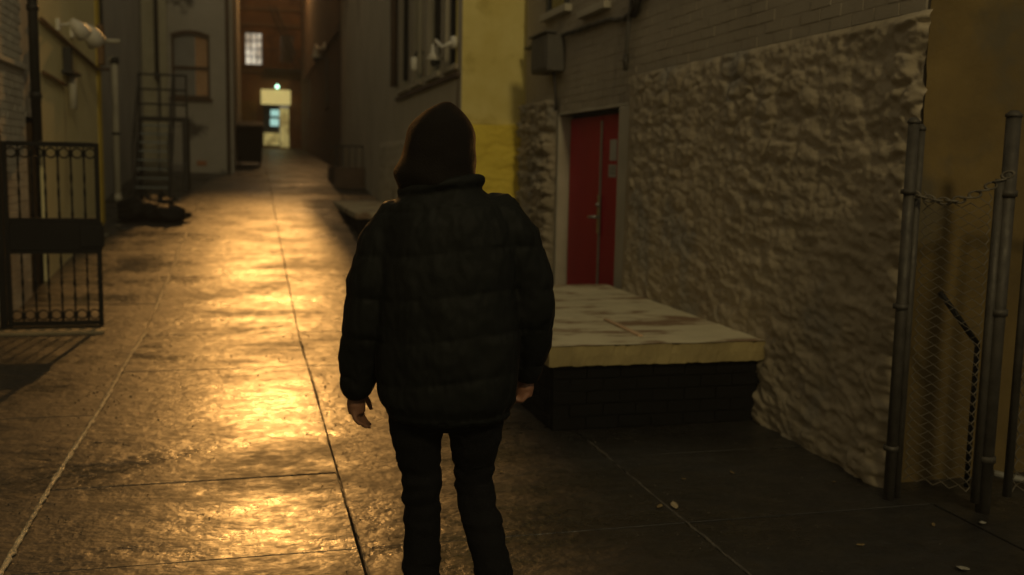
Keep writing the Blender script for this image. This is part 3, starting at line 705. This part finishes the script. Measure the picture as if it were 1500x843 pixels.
# ------------------------------------------------------------------ iron gate
gt = empty('iron_gate', (-1.8, 9.95, 0), label='black wrought iron gate with ring ornaments standing open at left', cat='gate')
gx0, gx1, gy = -2.15, -1.37, 9.95
for x in (gx0, gx1): B(x-.02, x+.02, gy-.02, gy+.02, .02, 1.72).build('stile', BLACKM, gt, bevel=.003)
for z in (.03, 1.68): B(gx0+.021, gx1-.021, gy-.018, gy+.018, z, z+.045).build('rail', BLACKM, gt, bevel=.003)
for z in (.70, 1.00): B(gx0+.021, gx1-.021, gy-.018, gy+.018, z, z+.03).build('rail', BLACKM, gt, bevel=.003)
B(gx0+.021, gx1+.03, gy-.024, gy+.024, .731, .999).build('lock_panel', BLACKM, gt, bevel=.006)
B(gx1-.16, gx1+.05, gy-.04, gy-.025, .76, .96).build('lock_box', BLACKM, gt, bevel=.01)
nb = 6
for i in range(1, nb+1):
    x = gx0+(gx1-gx0)*i/(nb+1)
    for z0, z1 in ((.075, .70), (1.03, 1.68)):
        m = MB(); k = 16; rings = []
        for q in range(k+1):
            z = z0+(z1-z0)*q/k; a = q*.55; rr_ = .0085+.002*math.sin(q*1.5)
            rings.append([Vector((x+rr_*1.3*math.cos(a+PI/2*j), gy+rr_*1.3*math.sin(a+PI/2*j), z)) for j in range(4)])
        m.loft(rings).build('bar', BLACKM, gt)
for i in range(nb+1):
    x = gx0+(gx1-gx0)*(i+.5)/(nb+1)
    MB().torus((x, gy, 1.625), .044, .008).build('ring', BLACKM, gt, True); MB().torus((x, gy, .13), .044, .008).build('ring', BLACKM, gt, True)
gp = empty('gate_post', (-2.21, 9.95, 0), label='black square post with ball cap carrying the iron gate', cat='post')
B(-2.235, -2.175, 9.92, 9.98, 0, 1.78).build('shaft', BLACKM, gp, bevel=.004); MB().ball((-2.205, 9.95, 1.81), .036).build('cap', RUSTC, gp, True)
sill = B(-2.24, -1.30, 9.56, 9.74, .001, .03).build('threshold_strip', mat('threshold_concrete', (.30, .24, .14), rough=.6), None, bevel=.006)
tag(sill, 'low concrete strip across the ground just below the iron gate', 'threshold')

# ------------------------------------------------------------------ rubbish by the stair
def bag(cx, cy, rx, ry, rz, seed, label):
    z0 = zg(cy); n, k = 36, 22; vs = []
    m = MB(); rings = []
    for j in range(1, k):
        t_ = PI*j/k; ring = []
        for i in range(n):
            a = 2*PI*i/n; d = Vector((math.sin(t_)*math.cos(a), math.sin(t_)*math.sin(a), -math.cos(t_)))
            f = 1+.30*noise.noise(d*1.6+Vector((seed, 0, 0)))+.13*abs(noise.noise(d*4.5+Vector((0, seed, 0))))+.05*noise.noise(d*11)
            p = Vector((d.x*rx, d.y*ry, d.z*rz))*f; p.z = max(p.z+rz*.72, 0.0)
            ring.append(Vector((cx, cy, z0+.002))+p)
        rings.append(ring)
    m.loft(rings); tie = rings[-1][0]
    e = empty('rubbish_bag', (cx, cy, z0), label=label, cat='rubbish bag', group='black rubbish bags heaped by the iron stair')
    m.build('bag_body', BAG, e, True)
    MB().tube([tie+Vector((0, 0, -.02)), tie+Vector((.02, 0, .05)), tie+Vector((.06, .02, .09))], [.04, .02, .05], 8).build('bag_neck', BAG, e, True)
bag(-1.78, 17.3, .34, .3, .21, 1, 'large black rubbish bag at the left of the heap by the iron stair')
bag(-1.30, 17.15, .32, .25, .16, 5, 'flatter black rubbish bag at the right end of the heap')
bag(-1.52, 17.75, .30, .3, .20, 9, 'black rubbish bag at the back of the heap')
def scrap(x, y, s_, seed, name, label, cat, mt, grp=None, z=None):
    s_ *= .75 if y < 6 else 1
    rg = random.Random(seed); z = zg(y)+.004 if z is None else z; m = MB(); n = 6; vs = []
    a0 = rg.random()*6
    for i in range(n+1):
        for j in range(4):
            u = (i/n-.5)*2; v = (j/3-.5)*1.1*math.sqrt(max(.03, 1-u*u*.96))
            vs.append(Vector((u*math.cos(a0)-v*math.sin(a0), u*math.sin(a0)+v*math.cos(a0), 0))*s_+Vector((x, y, z+s_*(.35*abs(v)+.5*max(0, u)**2*rg.uniform(.6, 1)+rg.uniform(0, .1)))))
    m.add(vs, [(i*4+j, i*4+j+1, (i+1)*4+j+1, (i+1)*4+j) for i in range(n) for j in range(3)])
    o = m.build(name, mt, None, True); sd = o.modifiers.new('thick', 'SOLIDIFY'); sd.thickness = .002
    return tag(o, label, cat, grp)
scrap(-2.0, 16.5, .07, 1, 'paper_scrap', 'whitish paper scrap on the dark ground left of the rubbish bags', 'litter', LITTER, 'pale litter by the bags')
scrap(-1.87, 16.1, .07, 2, 'paper_scrap', 'second whitish paper scrap in front of the rubbish bags', 'litter', LITTER, 'pale litter by the bags')
scrap(-2.05, 15.6, .05, 3, 'paper_scrap', 'smallest pale scrap, nearest the cream wall corner', 'litter', LITTER, 'pale litter by the bags')
scrap(1.93, 4.22, .042, 4, 'crumpled_leaf', 'crumpled pale brown leaf on the long joint in front of deck', 'leaf', mat('pale_dry_leaf', (.34, .27, .16), (.22, .17, .10), rough=.6), None)
scrap(1.86, 4.23, .028, 14, 'crumpled_leaf', 'small curled leaf touching the larger leaf on the joint', 'leaf', LEAF, None)
scrap(3.24, 3.72, .035, 5, 'paper_scrap', 'white litter scrap at the foot of the chain-link gate posts', 'litter', LITTER, None)
scrap(2.78, 3.28, .045, 6, 'paper_scrap', 'flat white litter scrap at bottom right of the pavement', 'litter', LITTER, None)
scrap(2.45, 4.65, .02, 7, 'fallen_leaf', 'small dull leaf on dark ground right of the deck corner', 'leaf', LEAF, 'small leaves on the dark pavement')
for i, (x, y, lb) in enumerate([(2.15, 4.6, 'small ochre leaf lying between the deck and the long joint'), (3.0, 3.75, 'small ochre leaf near the fence posts'), (2.52, 3.6, 'tiny leaf alone on the right foreground pavement'), (1.25, 4.9, 'tiny leaf on the ground just right of the person'), (2.9, 4.4, 'tiny leaf at the foot of stone wall')]):
    scrap(x, y, .016+.004*(i % 3), 20+i, 'fallen_leaf', lb, 'leaf', LEAF, 'small leaves on the dark pavement')
# grit
m = MB(); rg = random.Random(11)
for i in range(900):
    x, y = rg.uniform(-2.1, 3.1), rg.uniform(2.6, 11)
    if rg.random() < .6: x = rg.choice([-.955, .42, 1.9])+rg.gauss(0, .12)
    if DX0 < x and DY0 < y: continue
    r = rg.uniform(.0015, .005)*(1 if y < 6 else 1.5); q = [Vector((rg.gauss(0, 1), rg.gauss(0, 1), rg.gauss(0, 1))).normalized()*r for _ in range(5)]
    c0 = Vector((x, y, zg(y)+r*.5)); 
    m.add([c0+Vector((r, 0, 0)), c0+Vector((-r, 0, 0)), c0+Vector((0, r, 0)), c0+Vector((0, -r, 0)), c0+Vector((0, 0, r)), c0-Vector((0, 0, r))], [(0,2,4),(2,1,4),(1,3,4),(3,0,4),(2,0,5),(1,2,5),(3,1,5),(0,3,5)])
tag(m.build('grit', mat('grit', (.16, .14, .11), (.06, .05, .04), rough=.4, scale=30)), 'scattered grit and small stones on the wet pavement', None, None, 'stuff')

# ------------------------------------------------------------------ chain-link fence at the right
cf = empty('chain_link_fence', (3.2, 4, 0), label='galvanised chain-link gate and posts at the corner of the stone wall', cat='fence')
def post(x, y, r, z, lean=0):
    MB().tube([(x, y, 0), (x+lean, y, z)], r, 16).build('post', GALV, cf, True)
    MB().tube([(x+lean, y, z), (x+lean, y, z+.012), (x+lean, y, z+.03)], [r*1.15, r*1.12, r*.5], 16).build('post_cap', GALV, cf, True)
post(3.025, 4.12, .026, 1.83); post(3.082, 4.14, .020, 1.80); post(3.355, 3.86, .033, 1.86)
MB().tube([(3.318, 3.87, .05), (3.318, 3.87, 1.58)], .022, 12).build('gate_frame', GALV, cf, True)
MB().tube([(3.47, 3.84, .08), (3.47, 3.84, 1.62), (4.8, 3.7, 1.62)], .021, 12).build('gate_frame', GALV, cf, True)
for z in (.25, .95, 1.5):
    MB().tube([(3.355, 3.86, z), (3.355, 3.86, z+.03)], .042, 14).build('hinge_band', GALV, cf, True)
    MB().tube([(3.02, 4.12, z), (3.02, 4.12, z+.022)], .036, 14).build('tension_band', GALV, cf, True)
def mesh_panel(a, b, z0, z1, sag=0, pitch=.055):
    a = Vector(a); b = Vector(b); L_ = (b-a).length; m = MB(); d = (b-a).normalized(); nrm = Vector((-d.y, d.x, 0))
    n = int(L_/pitch)+1
    # each vertical zigzag wire
    for i in range(n+1):
        pts = []; z = z0; k = 0; ztop = z1-sag*math.sin(PI*min(1, i/n))
        while z < ztop:
            o_ = (i+(.5 if (k+i) % 2 else -.5))*pitch; o_ = min(max(o_, 0), L_)
            pts.append(a+d*o_+nrm*(.004 if k % 2 else -.004)+Vector((0, 0, z))); z += pitch*.62; k += 1
        if len(pts) > 1: m.tube(pts, .0034, 4, caps=False)
    tag(m.build('wire_mesh', DGALV, cf), kind='stuff')
mesh_panel((3.10, 4.11, 0), (3.29, 3.88, 0), .10, 1.52, .05, .038)
mesh_panel((3.49, 3.84, 0), (4.7, 3.71, 0), .10, 1.60, 0, .05)
# chain slung between posts
c0, c1 = Vector((3.04, 4.10, 1.50)), Vector((3.33, 3.84, 1.60)); n = 13
LK = MB().torus((0, 0, 0), .019, .0052, 'y', 12, 6); lk0 = None
for i in range(n):
    t_ = i/(n-1); p = c0.lerp(c1, t_); p.z -= .07*math.sin(PI*t_)
    if lk0 is None:
        lk0 = LK.build('chain_link', DGALV, cf, True); o = lk0
    else:
        o = lk0.copy(); C.objects.link(o); o.parent = cf
    o.location = p-cf.location; o.scale = (1.35, 1, .8)
    o.rotation_euler = (PI/2 if i % 2 else 0, .3*(.5-t_)*2, -.73)
MB().tube([(3.165, 4.03, 1.04), (3.33, 3.95, .80)], .014, 8).build('brace_bar', BLACKM, cf, True)
MB().tube([(3.33, 3.95, .80), (3.33, 3.95, .1)], .012, 8).build('drop_rod', BLACKM, cf, True)
pv = MB().tube([(3.72, 4.22, .06), (3.78, 4.2, .045), (3.9, 4.12, .03), (4.2, 4.0, .03)], .018, 10).build('bent_pipe', mat('dull_white_pipe', (.24, .23, .2), rough=.6), None, True)
tag(pv, 'white bent pipe lying behind the fence at the right edge', 'pipe')

# ------------------------------------------------------------------ lamps out of view, and an added shadow caster
wl = empty('far_fill_lamp', (2.4, 44, 9.7), label='added unseen fill lamp high on the far brown wall', cat='wall lamp')  # body made for the added far fill light
B(2.30, 2.459, 43.8, 44.2, 9.7, 9.85).build('lamp_housing', DARKM, wl, bevel=.01); B(2.2, 2.299, 43.9, 44.1, 9.72, 9.82).build('lens', SODIUM, wl)
fl = empty('sodium_floodlight', (KEY[0], KEY[1]+.2, KEY[2]), label='sodium floodlight hung on a span wire high over the far alley', cat='floodlight')
d = (Vector((0.1, 8.5, 0))-Vector(KEY)).normalized()
b0 = Vector(KEY)-d*.10
MB().tube([b0-d*.35, b0-d*.30, b0-d*.02], [.08, .20, .30], 16).build('lamp_head', DARKM, fl, True)
MB().tube([b0-d*.04, b0-d*.02], .2, 16).build('lamp_glass', SODIUM, fl, True)
MB().tube([(-.6, 35.6, 11.0), (.7, 35.5, 11.1), (2.6, 35.6, 11.0)], .02, 6).build('span_wire', CABLE, fl)
sl = empty('street_lamp', (1.5, -9.8, 0), label='street lamp at the alley mouth', cat='street lamp')
MB().tube([(1.5, -9.8, 0), (1.5, -9.8, 10.7), (1.5, -9.6, 11.1), (1.5, -9.1, 11.2)], [.08, .06, .05, .05], 10).build('pole', DARKM, sl, True)
MB().tube([(1.5, -9.0, 11.22), (1.5, -9.0, 11.1)], [.1, .3], 14).build('lamp_head', DARKM, sl, True)
fs = empty('light_blocker', (1.7, 28, 6.3), label='added unseen balcony high on the right wall above the alley', cat='blocker')  # added box that casts the shadow edge down the right of the alley
B(.80, 2.499, 27.6, 28.65, 6.45, 6.55).build('bottom_plate', DARKM, fs)
B(.80, 1.05, 27.6, 27.64, 6.55, 8.5).build('low_screen', DARKM, fs); B(1.051, 2.499, 27.6, 27.64, 6.55, 9.4).build('front_screen', DARKM, fs); B(.80, .84, 27.64, 28.65, 6.55, 8.5).build('side_screen', DARKM, fs)

# ------------------------------------------------------------------ the person
AZ = math.radians(10.85); PD = 3.36
pu = Vector((math.cos(AZ), -math.sin(AZ), 0)); pv_ = Vector((math.sin(AZ), math.cos(AZ), 0)); p0 = pv_*PD
def W(u, v, z): return p0+pu*u+pv_*v+Vector((0, 0, z))
person = empty('person', p0, label='person in dark hood, black puffer jacket and black trousers walking away, seen from behind', cat='person')
def remeshed(name, mb, voxel, mt, parent, disp=None, smooth=2, cut=None):
    me = bpy.data.meshes.new(name); me.from_pydata([tuple(p) for p in mb.v], [], mb.f)
    o = bpy.data.objects.new(name, me); C.objects.link(o)
    r = o.modifiers.new('r', 'REMESH'); r.mode = 'VOXEL'; r.voxel_size = voxel
    s_ = o.modifiers.new('s', 'SMOOTH'); s_.iterations = smooth; s_.factor = .6
    dg = bpy.context.evaluated_depsgraph_get(); dg.update(); ev = o.evaluated_get(dg)
    nm = bpy.data.meshes.new_from_object(ev); bpy.data.objects.remove(o)
    if disp:
        N_ = [v.normal.copy() for v in nm.vertices]
        for v, n_ in zip(nm.vertices, N_): v.co = v.co+n_*disp(v.co, n_)
    nm.materials.clear(); nm.materials.append(mt); nm.name = name
    nm.polygons.foreach_set('use_smooth', [True]*len(nm.polygons))
    off = Vector((0, 0, 0)); q = parent
    while q is not None: off += q.location; q = q.parent
    o = bpy.data.objects.new(name, nm); C.objects.link(o)
    if parent is not None: o.parent = parent; o.location = -off
    return o
def ring(u, v, z, a, b, n=28, tw=0, e=2.0, tilt=0):
    out = []
    for k in range(n):
        t_ = 2*PI*k/n; c_, s_ = math.cos(t_), math.sin(t_)
        x = a*math.copysign(abs(c_)**(2/e), c_); y = b*math.copysign(abs(s_)**(2/e), s_)
        x, y = x*math.cos(tw)-y*math.sin(tw), x*math.sin(tw)+y*math.cos(tw)
        out.append(W(u+x, v+y, z+tilt*y))
    return out
def limb(m, pts, rs, n=18, sq=(1, 1)):
    P_ = [W(*p) for p in pts]; m.tube(P_, rs, n, sq=sq)
    m.ball(P_[0], rs[0]*.98); m.ball(P_[-1], rs[-1]*.98)
# body: one continuous skin mesh
m = MB()
HT = math.radians(28)                       # head turned to the left
hu, hv = -math.sin(HT), math.cos(HT)
HC = (-.028, .035)
def hp(f, s_, z): return (HC[0]+hu*f+hv*s_, HC[1]+hv*f-hu*s_*-1*-1 if False else HC[1]+hv*f+hu*-1*s_*-1, z)
for_head = [(1.555, .045, .05), (1.575, .058, .075), (1.60, .066, .088), (1.64, .074, .097), (1.68, .078, .10), (1.72, .075, .095), (1.75, .060, .075), (1.77, .035, .045), (1.778, .012, .015)]
m.loft([ring(HC[0], HC[1], z, a, b, 24, HT) for z, a, b in for_head])
def hpt(f, s_, z):      # f forward of head centre, s_ to its right
    return W(HC[0]-math.sin(HT)*f+math.cos(HT)*s_, HC[1]+math.cos(HT)*f+math.sin(HT)*s_, z)
m.tube([hpt(.088, 0, 1.675), hpt(.108, 0, 1.648), hpt(.112, 0, 1.637), hpt(.095, 0, 1.628)], [.008, .011, .014, .010], 10)      # nose
m.ball(hpt(.090, 0, 1.605), (.022, .012, .006)); m.ball(hpt(.088, 0, 1.595), (.020, .012, .007)); m.ball(hpt(.078, 0, 1.568), (.022, .018, .016))
for s_ in (-1, 1):
    m.ball(hpt(.0, s_*.078, 1.652), (.010, .018, .030)); m.ball(hpt(.080, s_*.032, 1.682), (.020, .012, .008)); m.ball(hpt(.068, s_*.036, 1.635), (.018, .018, .014))
limb(m, [(-.01, -.005, 1.44), (-.02, .02, 1.60)], [.06, .055])
m.loft([ring(0, 0, z, a, b, 24, 0, 2.3) for z, a, b in ((.78, .15, .11), (.86, .165, .115), (.95, .15, .105), (1.05, .14, .10), (1.2, .16, .11), (1.35, .17, .11), (1.43, .13, .09), (1.47, .07, .06))])
ARM = {-1: [(-.175, 0, 1.39), (-.275, -.01, 1.11), (-.300, .06, .83)], 1: [(.195, 0, 1.41), (.295, 0, 1.13), (.293, .12, .875)]}
for s_, a in ARM.items(): limb(m, a, [.05, .042, .027], 14)
LEG = {-1: [(-.085, 0, .83), (-.072, .035, .47), (-.069, .02, .09)], 1: [(.095, 0, .83), (.118, .04, .47), (.198, -.10, .11)]}
for s_, a in LEG.items(): limb(m, a, [.075, .05, .035], 16)
def hand(wr, down, out, fwd_, side, curl):
    """wrist at wr; down = along the hand, out = back of hand direction, fwd_ = thumb side"""
    dn, ot, fw = [Vector(q).normalized() for q in (down, out, fwd_)]
    wr = W(*wr)
    def q(a, b, c): 
        v = dn*a+fw*b+ot*c; return wr+pu*v.x+pv_*v.y+Vector((0, 0, v.z))
    m.tube([q(-.02, 0, 0), q(.02, 0, 0), q(.055, 0, 0), q(.088, 0, .0)], [.024, .028, .033, .030], 14)
    m.ball(q(.055, .018, 0), .020); m.ball(q(.055, -.018, 0), .018)
    for k, (b, ln) in enumerate(((.030, .072), (.010, .080), (-.010, .074), (-.029, .058))):
        c = curl*(1+.12*k)
        a1, a2, a3 = c*.5, c*1.2, c*1.8
        p = [q(.080, b*.9, 0)]; aa, cc = .080, 0
        for an, fr in ((a1, .45), (a2, .32), (a3, .23)):
            aa += ln*fr*math.cos(an); cc -= ln*fr*math.sin(an); p.append(q(aa, b*1.15, cc))
        m.tube(p, [.0095, .009, .0082, .0068], 10); m.ball(p[-1], .0068, 8, 6); m.ball(p[0], .010, 8, 6)
    p = [q(.015, .024, -.004), q(.040, .046, -.014), q(.068, .055, -.022), q(.088, .052, -.028)]
    m.tube(p, [.013, .0115, .010, .008], 10); m.ball(p[-1], .008, 8, 6)
hand((-.306, .07, .815), (.06, .10, -1), (-1, -.1, -.05), (.35, 1, 0), -1, .42)
hand((.298, .13, .865), (-.10, .05, -1), (1, -.15, 0), (-.3, 1, 0), 1, 1.0)
body = remeshed('body', m, .0055, SKIN, person, None, 2)
# jacket
m = MB()
tor = [(.735, .19, .150, .02), (.748, .212, .168, .02), (.80, .232, .178, .018), (.88, .240, .184, .016), (1.0, .243, .186, .014), (1.12, .240, .182, .012), (1.24, .236, .172, .012), (1.34, .232, .160, .012), (1.40, .222, .148, .010), (1.45, .195, .132, .006), (1.485, .155, .118, .0), (1.515, .128, .108, -.006), (1.545, .118, .108, -.008)]
m.loft([ring(c_, -.005, z, a, b, 40, 0, 2.35) for z, a, b, c_ in tor])
limb(m, [(-.160, 0, 1.405), (-.205, -.005, 1.32), (-.245, -.01, 1.18), (-.262, -.005, 1.05), (-.285, .03, .92), (-.297, .055, .835)], [.078, .086, .084, .080, .072, .058], 22)
limb(m, [(.180, 0, 1.43), (.232, 0, 1.35), (.280, 0, 1.21), (.300, .01, 1.10), (.300, .06, .98), (.292, .105, .885)], [.080, .088, .086, .082, .070, .055], 22)
# folded collar / bunched hood base
m.tube([W(-.012+.128*math.cos(t_), -.005+.112*math.sin(t_), 1.525+.022*math.cos(t_)-.01*math.sin(t_)) for t_ in [2*PI*k/24 for k in range(25)]], .019, 12)
def jdisp(p, n_):
    r = p-p0; u = r.dot(pu); z = r.z
    q = 0.
    if z < 1.47:
        per = .142; ph = ((z-.02*math.sin(u*7)-.745) % per)/per
        puff = abs(math.sin(PI*ph))**.45
        q += .0065*puff-.0025
        q += .006*noise.noise(p*9)+.010*noise.noise(Vector((p.x*14, p.y*14, p.z*5)))*puff+.004*noise.noise(Vector((p.x*55, p.y*55, p.z*26)))
        # pucker lines running into the seams
        q -= .0035*max(0, noise.noise(Vector((p.x*60, p.y*60, p.z*6))))*(1-puff)*3
    else:
        q += .007*noise.noise(p*16)+.003*noise.noise(p*45)
    if z < .80: q -= .008*(1-abs(z-.765)/.035) if abs(z-.765) < .035 else 0
    return q
jacket = remeshed('jacket', m, .0075, JACKET, person, jdisp, 3)
# ribbed cuffs
for c0_, c1_, r in (((-.297, .055, .845), (-.302, .064, .805), .045), ((.292, .105, .89), (.292, .118, .855), .042)):
    MB().tube([W(*c0_), W(*c1_)], [r+.006, r], 20).build('cuff', JACKET, person, True)
# hood
hz = [(1.49, .120, .108, -.030, .0), (1.53, .142, .130, -.031, .0), (1.57, .137, .131, -.031, .005), (1.61, .131, .132, -.028, .01), (1.65, .124, .131, -.021, .01), (1.69, .117, .127, -.018, .008), (1.72, .108, .118, -.016, .005), (1.75, .086, .096, -.013, .002), (1.778, .052, .062, -.008, -.002), (1.795, .027, .034, -.002, -.006), (1.804, .009, .012, .002, -.007)]
n = 48; rings = []
for z, a, b, cu, cv in hz:
    rg_ = []
    for k in range(n):
        t_ = 2*PI*k/n; x, y = a*math.cos(t_), b*math.sin(t_)*1.0
        # stretch forward along the turned head direction
        f = max(0, (-math.sin(HT)*x+math.cos(HT)*y)/b)
        p = W(cu+x-.0*f, cv+y+.03*f**2, z)
        dd = Vector((x, y, z))
        p += (pu*x+pv_*y).normalized()*(.010*noise.noise(dd*11)+.006*noise.noise(dd*28)+(.013*math.sin(z*62+x*22+noise.noise(dd*6)*3)*max(0, 1-(z-1.49)/.20)*1.3+.006*math.sin(z*40+x*30)*noise.noise(dd*9))) if z < 1.79 else Vector((0, 0, 0))
        rg_.append(p)
    rings.append(rg_)
m = MB(); vs = [p for r_ in rings for p in r_]; fs_ = []
for i in range(len(rings)-1):
    for k in range(n):
        t_ = 2*PI*(k+.5)/n; zz = (hz[i][0]+hz[i+1][0])/2
        ang_ = abs((t_-(PI/2+HT)+PI) % (2*PI)-PI)
        if zz < 1.725 and zz > 1.53 and ang_ < math.radians(46): continue
        a, b = i*n+k, i*n+(k+1) % n; fs_.append((a, b, b+n, a+n))
fs_.append(tuple(range((len(rings)-1)*n, len(rings)*n)))
m.add(vs, fs_)
hood = m.build('hood', HOOD, person, True)
sd = hood.modifiers.new('thick', 'SOLIDIFY'); sd.thickness = .014; sd.offset = -1
sv = hood.modifiers.new('sub', 'SUBSURF'); sv.levels = 2; sv.render_levels = 2
# centre seam of the hood
# trousers
m = MB()
limb(m, [(-.095, .0, .80), (-.088, .012, .66), (-.076, .03, .52), (-.073, .03, .44), (-.068, .02, .28), (-.068, .01, .10)], [.102, .088, .070, .067, .063, .068], 22)
limb(m, [(.115, .0, .80), (.113, .015, .66), (.111, .045, .53), (.117, .04, .45), (.160, -.03, .28), (.203, -.10, .12)], [.108, .092, .070, .068, .066, .066], 22)
m.loft([ring(.012, 0, z, a, b, 28, 0, 2.3) for z, a, b in ((.70, .12, .10), (.74, .175, .12), (.82, .19, .125), (.90, .17, .12))])
def tdisp(p, n_):
    z = p.z; f = 1 if .36 < z < .56 or z < .22 else .45
    return .013*f*noise.noise(Vector((p.x*9, p.y*9, p.z*26)))+.004*noise.noise(p*28)
remeshed('trousers', m, .0075, DENIM, person, tdisp, 2)
for (u, v, tw_) in ((-.068, .05, .05), (.215, -.06, -.22)):
    m = MB(); rs_ = []
    for q_, a_, h_ in ((-.13, .028, .05), (-.11, .042, .075), (-.04, .042, .085), (.04, .050, .065), (.11, .050, .05), (.165, .035, .04), (.18, .015, .025)):
        rr2 = []
        for k in range(16):
            t_ = 2*PI*k/16; x = a_*math.cos(t_); zz = max(0, h_/2+h_/2*math.sin(t_)*1.05)
            rr2.append(W(u+x*math.cos(tw_)+(-math.sin(tw_))*q_*-1*-1, v+q_*math.cos(tw_), zz+.004))
        rs_.append(rr2)
    m.loft(rs_).build('shoe', SHOE, person, True)

# ------------------------------------------------------------------ thin night mist
hz_ = B(-61, 61, -31, 91, -1.2, 16).build('haze', bpy.data.materials.new('night_mist'))
hm = hz_.data.materials[0]; hm.use_nodes = True; nt = hm.node_tree; nt.nodes.clear()
o_ = nt.nodes.new('ShaderNodeOutputMaterial'); pv2 = nt.nodes.new('ShaderNodeVolumePrincipled')
pv2.inputs['Color'].default_value = (.9, .9, .88, 1); pv2.inputs['Density'].default_value = .0020
nt.links.new(pv2.outputs[0], o_.inputs['Volume']); tag(hz_, kind='stuff')
